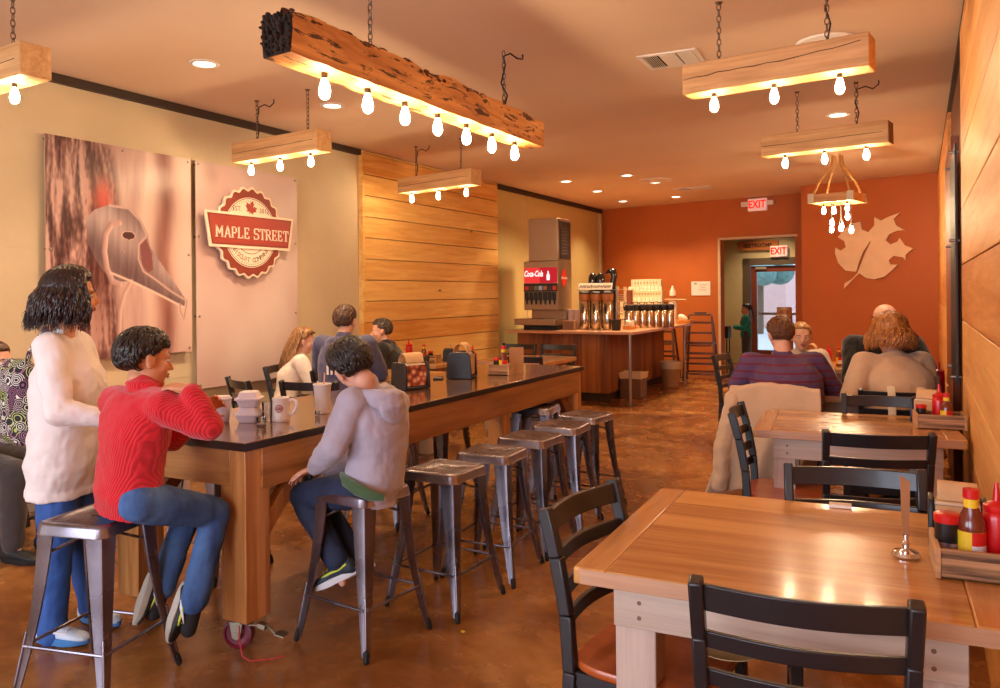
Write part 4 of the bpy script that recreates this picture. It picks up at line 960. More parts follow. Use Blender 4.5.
q.make('frame', mat('cream_stand', (226, 198, 152), .6), t, bevel=.001, seg=1)
q = B(); r = random.Random(4)
for z in (.03, .21, .39):
    for x in (-.07, .06):
        for k in range(4): q.tube([(x, 0, z+.03*k), (x, 0, z+.03*k+.012)], [.045, .05], 14)
q.make('lids', mat('cup_white', (238, 226, 206), .5), t)
t = thing('cup_dispenser', 'white foam cup stack with a brown cup on top by the lid rack', 'cups', (-3.68, 11.0, CT))
B().lathe([(.001, 0), (.035, 0), (.05, .30), (.052, .34), (.001, .34)], seg=18).make('stack', mat('cup_white', (238, 226, 206), .5), t)
B().lathe([(.001, .345), (.042, .345), (.046, .55), (.001, .552)], seg=18).make('brown_cup', mat('brown_cup', (150, 78, 44), .6), t)
t = thing('cup_dispenser', 'tall white cup tower right of the black-topped coffee pots', 'cups', (-3.5, 12.6, CT))
B().lathe([(.001, 0), (.06, 0), (.065, .38), (.001, .385)], seg=18).make('stack', mat('cup_white', (238, 226, 206), .5), t)
B().box((.06, 0, .40), (.34, .16, .012)).make('shelf', mat('cream_stand', (226, 198, 152), .6), t, bevel=.002)
B().lathe([(.001, .41), (.05, .41), (.05, .46), (.001, .46)], seg=16).make('base_jar', mat('brown_cup', (150, 78, 44), .6), t); B().lathe([(.048, .46), (.045, .53), (.02, .58), (.012, .62), (.001, .62)], seg=16).make('squeeze_top', mat('cup_white', (238, 226, 206), .5), t)
t = thing('creamer_tray', 'small yellow tray holding tilted white cups at the front of the coffee pots', 'tray', (-3.60, 10.75, CT))
q = B(); q.mm((-.08, -.06, 0), (.08, .06, .012)); q.mm((-.08, -.06, .012), (.08, -.052, .05)).mm((-.08, .052, .012), (.08, .06, .05)); q.make('tray', mat('ochre_wood', (206, 140, 60), .6), t, bevel=.002)
q = B(); q.tube([(-.03, -.02, .03), (0, -.03, .12)], [.03, .045], 14); q.tube([(.03, .02, .03), (.02, .02, .13)], [.03, .045], 14); q.make('cups', mat('cup_white', (238, 226, 206), .5), t)
t = thing('napkin_basket', 'small wooden tray with a folded white cloth at the counter end', 'tray', (-3.43, 12.95, CT))
q = B(); q.mm((-.1, -.08, 0), (.14, .08, .06)); q.make('tray', mat('ochre_wood', (206, 140, 60), .6), t, bevel=.006)
q = B(); q.ell((0, 0, .09), (.09, .05, .055), (0, R(30), 0), 12, 8); q.make('cloth', mat('cup_white', (238, 226, 206), .5), t)
# coffee pots
proto = None; names = ['leftmost', 'second from the left', 'third from the left', 'fourth from the left', 'fifth from the left', 'sixth from the left', 'rightmost']
for k in range(7):
    x, y = -3.69+.071*k, 11.0+.10*k
    if proto is None:
        t = proto = thing('coffee_airpot', 'steel coffee airpot with black pump top, %s in the row' % names[0], 'coffee pot', (x, y, CT), R(-20), 'coffee airpots on the counter'); t['label'] = 'steel coffee airpot with black pump top, leftmost in the row of pots'
        B().lathe([(.001, 0), (.06, 0), (.062, .01), (.062, .24), (.055, .26), (.001, .262)], seg=20).make('body', mat('polished_steel', (214, 200, 176), .18, 1), t)
        q = B().lathe([(.056, .255), (.064, .27), (.066, .31), (.06, .335), (.02, .345), (.001, .345)], seg=20); q.box((0, -.06, .30), (.03, .1, .03)); q.tube([(0, -.1, .3), (0, -.11, .26)], .01, 8); q.make('pump_top', mat('near_black', (26, 20, 18), .5), t)
        B().tube([(-.062, 0, .27), (-.085, -.02, .3), (-.085, -.02, .36), (0, 0, .38), (.085, -.02, .36), (.085, -.02, .3), (.062, 0, .27)], .006, 6).make('handle', mat('near_black', (26, 20, 18), .5), t)
    else: copy_tree(proto, 'steel coffee airpot with black pump top, %s in the row of pots' % names[k], (x, y, CT))
# bins on the floor
t = thing('trash_bin', 'brown square trash bin with white liner behind the front counter pole', 'bin', (-3.60, 10.9, 0))
q = B(); q.prism([(-.15,-.15),(.15,-.15),(.15,.15),(-.15,.15)], (0,0,0), (1,0,0), (0,1,0), (0,0,.33)); q.make('body', mat('bin_brown', (112, 74, 46), .5, var=.1), t, bevel=.01)
q = B(); r = random.Random(9); R_ = []
for z, w_ in ((.28, .158), (.33, .162), (.365, .166), (.36, .14), (.30, .135)):
    R_.append([q._v(((w_+r.uniform(-.006,.006))*sx, (w_+r.uniform(-.006,.006))*sy, z+r.uniform(-.012,.012))) for sx, sy in ((-1,-1),(-.3,-1),(.3,-1),(1,-1),(1,-.3),(1,.3),(1,1),(.3,1),(-.3,1),(-1,1),(-1,.3),(-1,-.3))])
q.rings(R_, cap=False); q.make('liner', mat('liner_white', (214, 186, 150), .5), t)
t = thing('trash_bin', 'round wicker bin with a pale liner under the back end of the counter', 'bin', (-3.50, 12.45, 0))
B().lathe([(.001, 0), (.13, 0), (.16, .38), (.155, .38), (.12, .02), (.001, .02)], seg=24).make('body', mat('bin_tan', (150, 110, 74), .6, var=.15, vs=20), t)
B().lathe([(.163, .28), (.166, .39), (.15, .395), (.145, .3)], seg=24).make('liner', mat('liner_grey', (190, 166, 136), .5), t)
# stacked wooden high chairs (ladder-like)
HC = mat('dark_walnut', (92, 50, 30), .45, var=.15)
def high_chair(loc, rz, label, h=1.08):
    t = thing('wooden_high_chair', label, 'high chair', loc, rz, 'dark wooden high chairs by the rear wall')
    for sx in (-1, 1):
        q = B(); q.bar((sx*.27, -.24, 0), (sx*.19, -.05, h), .035, .03, (0,1,0)); q.make('front_leg', HC, t, bevel=.003)
        q = B(); q.bar((sx*.27, .26, 0), (sx*.19, .06, h-.08), .035, .03, (0,1,0)); q.make('back_leg', HC, t, bevel=.003)
    for k in range(6):
        z = .12+.17*k; f = z/h; y = -.24+.19*f; w_ = .27-.08*f; q = B(); q.box((0, y, z), (2*w_, .028, .035)); q.make('rung', HC, t, bevel=.002)
    for z in (.12, .35, .62):
        f = z/h; q = B(); q.box((0, .26-.2*f, z), (2*(.27-.08*f), .025, .03)); 
        for sx in (-1, 1): q.bar((sx*(.27-.08*f), -.24+.19*f, z), (sx*(.27-.08*f), .26-.2*f, z), .02, .03)
        q.make('side_rail', HC, t, bevel=.002)
    q = B(); q.box((0, 0, .58), (.34, .26, .02)); q.make('seat', HC, t, bevel=.003)
    q = B(); q.box((0, -.02, h+.02), (.36, .2, .025)); q.box((0, 0, h+.05), (.2, .1, .03)); q.make('tray', HC, t, bevel=.004); return t
high_chair((-3.28, 13.52, 0), R(6), 'dark wooden high chair standing free beside the end of the counter')
high_chair((-4.02, 13.75, 0), R(4), 'dark wooden high chair half hidden behind the counter poles')
# things by the vestibule
t = thing('banded_cask', 'small wooden cask with metal bands standing by the opening', 'cask', (-1.84, 12.86, 0)); t.scale = (.85, .85, 1)
B().lathe([(.001, 0), (.13, 0), (.15, .3), (.15, .9), (.125, 1.24), (.001, 1.24)], seg=24).make('staves', wood('cask_wood', (110, 66, 36), (160, 104, 60), 'z', .6), t)
for z, r_ in ((.12, .141), (.5, .152), (.98, .148), (1.12, .14), (1.22, .13)): B().lathe([(r_-.004, z-.02), (r_, z-.018), (r_, z+.018), (r_-.004, z+.02)], seg=24).make('band', mat('dull_band', (170, 140, 104), .5, .6), t)
t = thing('black_trolley', 'black box on a thin-legged stand just inside the opening', 'stand', (-3.35, 15.2, 0)); 
B().mm((-.2, -.15, .62), (.2, .15, .84)).make('box', mat('near_black', (26, 20, 18), .5), t, bevel=.01)
for sx in (-1, 1):
    for sy in (-1, 1): q = B(); q.tube([(sx*.17, sy*.12, 0), (sx*.17, sy*.12, .62)], .012, 8); q.make('leg', mat('near_black', (26, 20, 18), .5), t)
t = thing('framed_poster', 'dark framed poster on the side wall inside the opening', 'wall picture', (-3.92, 16.2, 1.1), R(-4)); q = B()
q.mm((0, -.35, 0), (.03, .35, .04)).mm((0, -.35, 1.1), (.03, .35, 1.14)).mm((0, -.35, 0), (.03, -.31, 1.14)).mm((0, .31, 0), (.03, .35, 1.14)); q.make('frame', mat('near_black', (26, 20, 18), .5), t, bevel=.003)
B().mm((.0, -.31, .04), (.012, .31, 1.1)).make('picture', mat('poster_grey', (110, 104, 90), .5, var=.5, vs=4), t, smooth=False)
# ------------------------------------------------------------------ table-top things
KET = mat('ketchup_red', (206, 14, 20), .3, coat=.3); 
def ketchup(loc, label, sc=1.0):
    t = thing('ketchup_bottle', label, 'bottle', loc, 0, 'red ketchup squeeze bottles'); t.scale = (sc,)*3
    B().lathe([(.001, 0), (.032, 0), (.034, .006), (.034, .13), (.031, .145), (.028, .148)], seg=24).make('bottle', KET, t)
    B().lathe([(.031, .146), (.032, .149), (.032, .162), (.022, .168), (.01, .175), (.0055, .215), (.004, .222), (.001, .223)], seg=24).make('cap', KET, t); return t
def hot_sauce(loc, label, rz=0, sc=1.0):
    t = thing('hot_sauce_bottle', label, 'bottle', loc, rz, 'hot sauce bottles'); t.scale = (sc,)*3
    B().lathe([(.001, 0), (.026, 0), (.028, .005), (.028, .095), (.025, .11), (.014, .135), (.0125, .155), (.001, .156)], seg=24).make('bottle', mat('sauce_brown', (112, 34, 14), .12, coat=.6), t)
    q = B(); q.lathe([(.0285, .02), (.0285, .085)], seg=24)
    lb = q.make('label', mat('label_yellow', (240, 200, 40), .5), t)
    q = B(); n = 12
    a0, a1 = R(-80), R(0); pts0 = [(.0289*math.cos(a0+(a1-a0)*k/n), .0289*math.sin(a0+(a1-a0)*k/n)) for k in range(n+1)]
    for k in range(n):
        for (z0, z1, mi) in ((.056, .085, 0), (.02, .056, 1)):
            q.mi = mi; p, p2 = pts0[k], pts0[k+1]; q._f([q._v((p[0], p[1], z0)), q._v((p2[0], p2[1], z0)), q._v((p2[0], p2[1], z1)), q._v((p[0], p[1], z1))])
    q.make('label_panel', [mat('label_red', (214, 30, 24), .5), mat('label_white', (232, 226, 236), .5)], lb)
    B().lathe([(.0145, .135), (.0145, .155)], seg=16).make('neck_band', mat('label_yellow', (240, 200, 40), .5), t)
    B().lathe([(.013, .152), (.0165, .156), (.0165, .175), (.001, .178)], seg=20).make('cap', KET, t); return t
def pepper_tin(loc, label, sc=1.0, rz=0):
    t = thing('spice_shaker', label, 'shaker', loc, rz, 'black spice shakers'); t.scale = (sc,)*3
    B().lathe([(.001, 0), (.024, 0), (.025, .004), (.025, .09), (.001, .091)], seg=24).make('body', mat('tin_black', (24, 20, 22), .3), t)
    q = B(); q.lathe([(.0253, .012), (.0253, .05)], seg=24); q.make('label', mat('label_speckle', (150, 120, 120), .5, var=.9, vs=70), t)
    B().lathe([(.0262, .09), (.0268, .094), (.0268, .106), (.022, .109), (.001, .110)], seg=24).make('lid', KET, t); return t
BURN = wood('burnt_wood', (66, 40, 26), (206, 158, 112), 'x', .6, 1.3, board=.013, board_axis='z')
BURN2 = wood('burnt_wood_end', (170, 120, 80), (216, 168, 118), 'y', .6, 1.3)
def caddy(loc, rz, label, L=.26, D_=.19, h=.078):
    t = thing('condiment_caddy', label, 'caddy', loc, rz, 'burnt-wood condiment caddies')
    for s2 in (-1, 1): B().mm((-L/2+.013, s2*(D_/2-.006)-.006, .004), (L/2-.013, s2*(D_/2-.006)+.006, h-.003)).make('side_board', BURN, t, bevel=.0015)
    for s2 in (-1, 1): B().mm((s2*(L/2-.0065)-.0065, -D_/2-.003, 0), (s2*(L/2-.0065)+.0065, D_/2+.003, h)).make('end_board', BURN2, t, bevel=.0015)
    B().mm((-L/2+.013, -D_/2+.012, .003), (L/2-.013, D_/2-.012, .010)).make('bottom', BURN2, t, smooth=False); return t
NB = mat('napkin_black', (34, 34, 42), .4); KR = mat('kraft_napkin', (214, 170, 120), .85, var=.06, vs=30); NW = mat('napkin_cream', (226, 198, 166), .85)
def napkin_holder(loc, rz, label, front=None, sc=1.0):
    t = thing('napkin_dispenser', label, 'napkin dispenser', loc, rz, 'black napkin dispensers'); t.scale = (sc,)*3
    pr_ = [(-.062, 0), (.062, 0), (.066, .01), (.058, .115), (.045, .132), (-.045, .132), (-.058, .115), (-.066, .01)]
    q = B().prism(pr_, (0, -.075, 0), (1,0,0), (0,0,1), (0,.014,0)); q.prism(pr_, (0, .061, 0), (1,0,0), (0,0,1), (0,.014,0)); q.mm((-.064, -.062, 0), (.064, .062, .014)); q.mm((-.052, -.0625, .0145), (-.045, .0625, .118)); q.mm((.045, -.0625, .0145), (.052, .0625, .118)); q.make('body', NB, t, bevel=.004, seg=2)
    q = B(); q.mm((-.044, -.058, .016), (.044, .058, .125)); q.make('napkins', NW, t, bevel=.004)
    q = B(); R_ = []
    for k in range(9):
        a = PI*k/8; R_.append([q._v((-.035*math.cos(a)*1.0+dx, y, .128+.045*math.sin(a)+dz)) for y, dx, dz in ((-.05, 0, 0), (.05, .004, .002), (.05, .006, .006), (-.05, .003, .004))])
    q.rings(R_); q.make('top_napkin', KR, t)
    for s2 in (-1, 1):
        q = B().box((s2*.0535, 0, .068), (.003, .112, .10)); q.make('side_panel', front or KR, t, smooth=False)
    B().mm((-.012, -.0765, .104), (.012, -.0745, .112)).make('slot', mat('near_black', (26, 20, 18), .5), t, smooth=False); return t
# nearest table
zt = .7635
caddy((.122, 2.42, zt), R(4), 'burnt-wood condiment caddy on the nearest table by the plank wall', L=.20)
pepper_tin((.06, 2.415, zt+.0105), 'black spice shaker with red lid in the nearest caddy', 1.25, R(30))
hot_sauce((.113, 2.405, zt+.0105), 'hot sauce bottle with yellow and red label in the nearest caddy', R(-10), 1.18)
ketchup((.172, 2.44, zt+.0105), 'large red ketchup squeeze bottle in the nearest caddy', 1.0)
napkin_holder((.09, 2.66, zt), R(90), 'black napkin dispenser with kraft napkins behind the nearest caddy', sc=1.0)
t = thing('table_number_stand', 'chrome stand holding an upright kraft menu slip on the nearest table', 'menu stand', (-.040, 2.47, zt), R(20))
B().lathe([(.001, 0), (.036, 0), (.037, .005), (.032, .014), (.015, .018), (.008, .022), (.009, .03), (.012, .036), (.008, .042), (.005, .046), (.001, .047)], seg=24).make('base', mat('chrome', (220, 215, 215), .08, 1), t)
q = B(); q.tube([(0,0,.04),(0,0,.06)], .007, 10); q.make('clip', mat('chrome', (220, 215, 215), .08, 1), t)
q = B(); q.prism([(-.009, 0), (.009, 0), (.013, .15), (-.013, .17)], (0, 0, .055), (1,0,0), (0,0,1), (0,.0025,0)); q.make('slip', mat('kraft_slip', (176, 124, 82), .7, var=.1), t, smooth=False)
# cushion-like cream pad on the chair at the left side of the nearest table
t = thing('paper_plate', 'cream folded paper plate lying on the cherry seat of the nearest side chair', 'plate', (-.50, 2.36, .457))
B().lathe([(.001, 0), (.06, 0), (.085, .010), (.1, .012), (.1, .014), (.084, .013), (.06, .004), (.001, .004)], seg=32).make('plate', mat('plate_cream', (224, 190, 130), .5), t)
t = thing('paper_sheet', 'small pale note lying at the far edge of the nearest table', 'paper', (-.245, 2.935, zt), R(5)); B().mm((-.035, -.02, 0), (.035, .015, .012)).make('folded_paper', mat('white_paper', (238, 226, 212), .7), t, bevel=.001, seg=1)
# second table
caddy((.085, 4.86, zt), R(5), 'burnt-wood condiment caddy on the second table', L=.24, D_=.17)
pepper_tin((.0, 4.84, zt+.0105), 'black spice shaker in the caddy of the second table', 1.0)
hot_sauce((.118, 4.83, zt+.0105), 'hot sauce bottle with yellow and red label in the second caddy', R(-10))
ketchup((.085, 4.885, zt+.0105), 'red ketchup squeeze bottle in the second caddy', .98)
napkin_holder((.03, 5.05, zt), R(80), 'black napkin dispenser behind the second caddy')
# third table
z3 = zt
ketchup((.11, 6.25, z3), 'red ketchup squeeze bottle standing alone against the plank wall', 1.08)
napkin_holder((.0, 6.30, z3), R(90), 'black napkin dispenser beside the lone ketchup bottle')
pepper_tin((-.02, 6.12, z3), 'spice shaker standing before the dispenser next to the blazer woman', 1.0)
# far table
napkin_holder((-.93, 8.18, zt), 0, 'black napkin dispenser on the far table before the leaf wall', sc=1.25)
ketchup((-.80, 8.45, zt), 'left red ketchup bottle behind the far napkin dispenser', .9); ketchup((-.62, 8.5, zt), 'right red ketchup bottle behind the far napkin dispenser', .98)
hot_sauce((-.70, 8.38, zt), 'hot sauce bottle between the far ketchup bottles', R(-20)); ketchup((.0, 8.4, zt), 'white-labelled red bottle on the far table beside the bald man', .9)
# shared table
AD = None
m, nt, b = newmat('ad_print'); v = coords(nt, (1, 1, 1)); n = nt.nodes.new('ShaderNodeTexVoronoi'); n.inputs['Scale'].default_value = 34; nt.links.new(v, n.inputs['Vector'])
nt.links.new(ramp(nt, n.outputs['Distance'], [(.1, lin((236, 190, 150))), (.45, lin((176, 84, 56))), (.8, lin((60, 30, 24)))]), b.inputs['Base Color']); b.inputs['Roughness'].default_value = .4; AD = m
zs = TZ + .001
napkin_holder((-2.90, 4.28, zs), R(-22), 'black napkin dispenser with a food picture on its side, behind the hoodie boy', front=AD, sc=1.3)
napkin_holder((-2.93, 4.98, zs), R(18), 'black napkin dispenser with kraft side panel further along the shared table', sc=1.42)
ketchup((-2.95, 5.17, zs), 'red bottle top poking out behind the second dispenser on the shared table', 1.0)
caddy((-2.78, 5.30, zs), R(10), 'small wooden condiment caddy with bottles on the shared table', L=.17, D_=.14)
hot_sauce((-2.76, 5.30, zs+.0105), 'tall hot sauce bottle in the caddy on the shared table', R(0), 1.15); pepper_tin((-2.83, 5.33, zs+.0105), 'dark spice shaker in the caddy on the shared table')
t = thing('menu_card', 'upright kraft menu card behind the caddy on the shared table', 'menu', (-2.75, 5.50, zs), R(20)); B().mm((-.06, -.006, 0), (.06, .006, .01)).mm((-.055, -.001, .01), (.055, .001, .19)).make('card', mat('kraft_slip', (176, 124, 82), .7, var=.1), t, smooth=False)
# takeaway boxes
FOAM = mat('foam_white', (226, 214, 222), .55)
def foam_box(z, label, x=-2.865, y=2.85, rz=28):
    t = thing('takeaway_box', label, 'food box', (x, y, z), R(rz), 'stacked white takeaway boxes'); s2 = .054
    def rr_(b_, h, z, r=.014): return [b_._v((sx*(h-r)+r*math.cos(a), sy*(h-r)+r*math.sin(a), z)) for sx, sy, a0 in ((1,1,0),(-1,1,PI/2),(-1,-1,PI),(1,-1,1.5*PI)) for a in [a0+PI/2*k/3 for k in range(4)]]
    q = B(); q.rings([rr_(q, s2-.012, 0), rr_(q, s2-.001, .032), rr_(q, s2+.006, .034), rr_(q, s2+.006, .038)]); q.make('base', FOAM, t)
    q = B(); q.rings([rr_(q, s2+.007, .0385), rr_(q, s2+.006, .043), rr_(q, s2-.004, .044), rr_(q, s2-.014, .070), rr_(q, s2-.02, .073)]); q.make('lid', FOAM, t)
foam_box(zs, 'lower white takeaway box of the pair on the shared table'); foam_box(zs+.074, 'upper white takeaway box of the pair on the shared table', rz=31)
t = thing('foam_cup', 'white tub-shaped foam cup held near the red sweater boy', 'cup', (-2.985, 2.79, zs)); t.scale = (.9, .9, .85); 
B().lathe([(.001, .0), (.036, 0), (.038, .004), (.05, .125), (.054, .128), (.054, .136), (.045, .138), (.044, .145), (.001, .146)], seg=28).make('cup', FOAM, t)
WC = mat('cup_paper_white', (236, 222, 214), .5)
t = thing('paper_cup', 'tall white paper cup with a wooden stirrer on the shared table', 'cup', (-2.72, 3.21, zs))
B().lathe([(.001, .004), (.030, .004), (.031, 0), (.0325, .001), (.045, .142), (.0475, .145), (.0475, .150), (.045, .152), (.043, .150), (.031, .01), (.001, .01)], seg=32).make('cup', WC, t)
B().bar((.0, 0, .012), (-.008, .028, .205), .009, .003).make('stirrer', mat('stir_wood', (206, 150, 110), .6), t, bevel=.001, seg=1)
t = thing('coffee_mug', 'white mug with a round maroon badge on the shared table', 'mug', (-2.74, 2.93, zs), R(27.7))
MUG = mat('mug_white', (238, 226, 220), .18, coat=.5)
B().lathe([(.001, .003), (.036, .003), (.041, 0), (.044, .008), (.041, .02), (.040, .10), (.042, .112), (.040, .114), (.0375, .11), (.037, .012), (.001, .01)], seg=36).make('mug', MUG, t)
B().tube([(.038,0,.098),(.056,0,.104),(.072,0,.095),(.077,0,.075),(.07,0,.052),(.056,0,.035),(.039,0,.028)], .0062, 10, ry=.008).make('handle', MUG, t)
def curved_patch(b_, rad, zc, ra, rz_, a0, n=28):
    c = b_._v((rad*math.cos(a0), rad*math.sin(a0), zc)); vs = []
    for k in range(n):
        th = 2*PI*k/n; a = a0 + ra*math.cos(th)/rad; vs.append(b_._v((rad*math.cos(a), rad*math.sin(a), zc+rz_*math.sin(th))))
    for k in range(n): b_._f([c, vs[k], vs[(k+1) % n]])
q = B(); curved_patch(q, .0412, .064, .019, .019, R(-88)); q.mi = 1; curved_patch(q, .0415, .064, .0155, .0155, R(-88)); q.mi = 0; curved_patch(q, .0418, .064, .021, .006, R(-88)); q.mi = 1; curved_patch(q, .0421, .064, .015, .0012, R(-88)); q.make('badge', [mat('badge_maroon', (132, 52, 38), .5), mat('badge_pink', (216, 176, 176), .5)], t)
GL = glass('clear_glass', (240, 240, 240), .02, .98)
for (x, y, r_, h, lab) in ((-2.715, 2.775, .024, .040, 'small clear glass nearest the table corner in front of the mug'), (-2.80, 2.90, .026, .092, 'clear plastic tumbler just left of the mug'), (-2.66, 3.10, .012, .03, 'tiny clear salt glass between mug and tall paper cup')):
    t = thing('clear_tumbler', lab, 'glass', (x, y, zs), 0, 'clear glasses by the mug')
    B().lathe([(.001, .001), (r_*.85, 0), (r_, h), (r_-.0015, h), (r_*.85-.002, .006), (.001, .005)], seg=24).make('tumbler', GL, t)
    if h < .06: B().lathe([(.001, .0062), (r_*.83, .0062), (r_*.9, h*.35), (.001, h*.35)], seg=20).make('salt', mat('salt_white', (226, 214, 206), .6), t)
t = thing('dark_phone', 'dark phone lying on the shared table beyond the first napkin dispenser', 'phone', (-3.05, 4.85, zs), R(30)); B().mm((-.035, -.07, 0), (.035, .07, .009)).make('body', NB, t, bevel=.003)
t = thing('serving_tray', 'small dark tray lying on the shared table beside the takeaway boxes', 'tray', (-2.98, 2.60, zs), R(30)); q = B().mm((-.09, -.07, 0), (.09, .07, .006)); q.make('tray', mat('tray_brown', (70, 40, 30), .5), t, bevel=.002)
# condiments by the pine planks
ketchup((-4.93, 7.25, zt), 'red ketchup bottle on the small table by the pine planks', 1.1)
caddy((-4.68, 7.22, zt), R(15), 'wooden condiment caddy on the small table by the pine planks')
napkin_holder((-4.55, 7.45, zt), R(30), 'black napkin dispenser on the small table by the pine planks', front=AD)
hot_sauce((-4.72, 7.22, zt+.0105), 'hot sauce bottle on the small table by the pine planks'); pepper_tin((-4.64, 7.23, zt+.0105), 'spice shaker in the caddy by the pine planks')
t = thing('menu_slip', 'folded magazine on the chair at the second table', 'paper', (-.24, 4.20, .457), R(20)); B().mm((-.12, -.09, 0), (.12, .09, .006)).make('cover', mat('magazine_print', (214, 190, 170), .6, var=.6, vs=30), t, smooth=False)
t = thing('floor_crumb', 'small yellow scrap lying on the floor beside the first empty stool', 'scrap', (-1.80, 3.05, 0)); B().ell((0, 0, .004), (.012, .009, .004), seg=8, rg=5).make('scrap', mat('scrap_yellow', (220, 180, 40), .6), t)
# ------------------------------------------------------------------ people
_TH, _RO = R(27.7), R(.5)
def at(px, py, t):
    """world point seen at pixel (px, py) at distance t along the viewing axis"""
    u = (px-500)/800; v = (292.7-py)/800; u, v = u*math.cos(_RO)+v*math.sin(_RO), -u*math.sin(_RO)+v*math.cos(_RO)
    return Vector(((u*math.cos(_TH)-math.sin(_TH))*t, (u*math.sin(_TH)+math.cos(_TH))*t, CAM_H+v*t))
def cdir(r, u, d):
    """direction from picture-right, up, and away components"""
    return Vector((r*math.cos(_TH)-d*math.sin(_TH), r*math.sin(_TH)+d*math.cos(_TH), u)).normalized()
def cloth(name, col, rough=.85, var=.08, vs=5, bs=.25, bscale=35, sheen=.3): return mat(name, col, rough, 0, var, vs, bs, bscale, .3, sheen=sheen)
def skin(name, col):
    if name in _M: return _M[name]
    m = mat(name, col, .5, 0, .05, 9, .03, 120, .4); b = m.node_tree.nodes['Principled BSDF']
    b.inputs['Subsurface Weight'].default_value = .12; b.inputs['Subsurface Radius'].default_value = (.02, .008, .004); b.inputs['Subsurface Scale'].default_value = .5
    return m
def hairm(name, c1, c2, rough=.42):
    if name in _M: return _M[name]
    m, nt, b = newmat(name); v = coords(nt, (30, 30, 5)); n = ntex(nt, v, 3, 4, .6, .4)
    nt.links.new(ramp(nt, n.outputs['Fac'], [(.35, lin(c1)), (.7, lin(c2))]), b.inputs['Base Color']); b.inputs['Roughness'].default_value = rough; bump(nt, b, n.outputs['Fac'], .4, .006)
    _M[name] = m; return m
def solid(b, name, m, parent, vox=.008, it=4, disp=0, dscale=.06, dtype='CLOUDS'):
    o = b.make(name, m, parent, smooth=False)
    r = o.modifiers.new('r', 'REMESH'); r.mode = 'VOXEL'; r.voxel_size = vox; r.use_smooth_shade = True
    s = o.modifiers.new('s', 'SMOOTH'); s.factor = .5; s.iterations = it
    if disp:
        tx = bpy.data.textures.new('folds', 'CLOUDS'); tx.noise_scale = dscale; tx.noise_depth = 2
        d = o.modifiers.new('d', 'DISPLACE'); d.texture = tx; d.strength = disp; d.mid_level = .5; d.texture_coords = 'LOCAL'
        s2 = o.modifiers.new('s2', 'SMOOTH'); s2.factor = .5; s2.iterations = 2
    return o
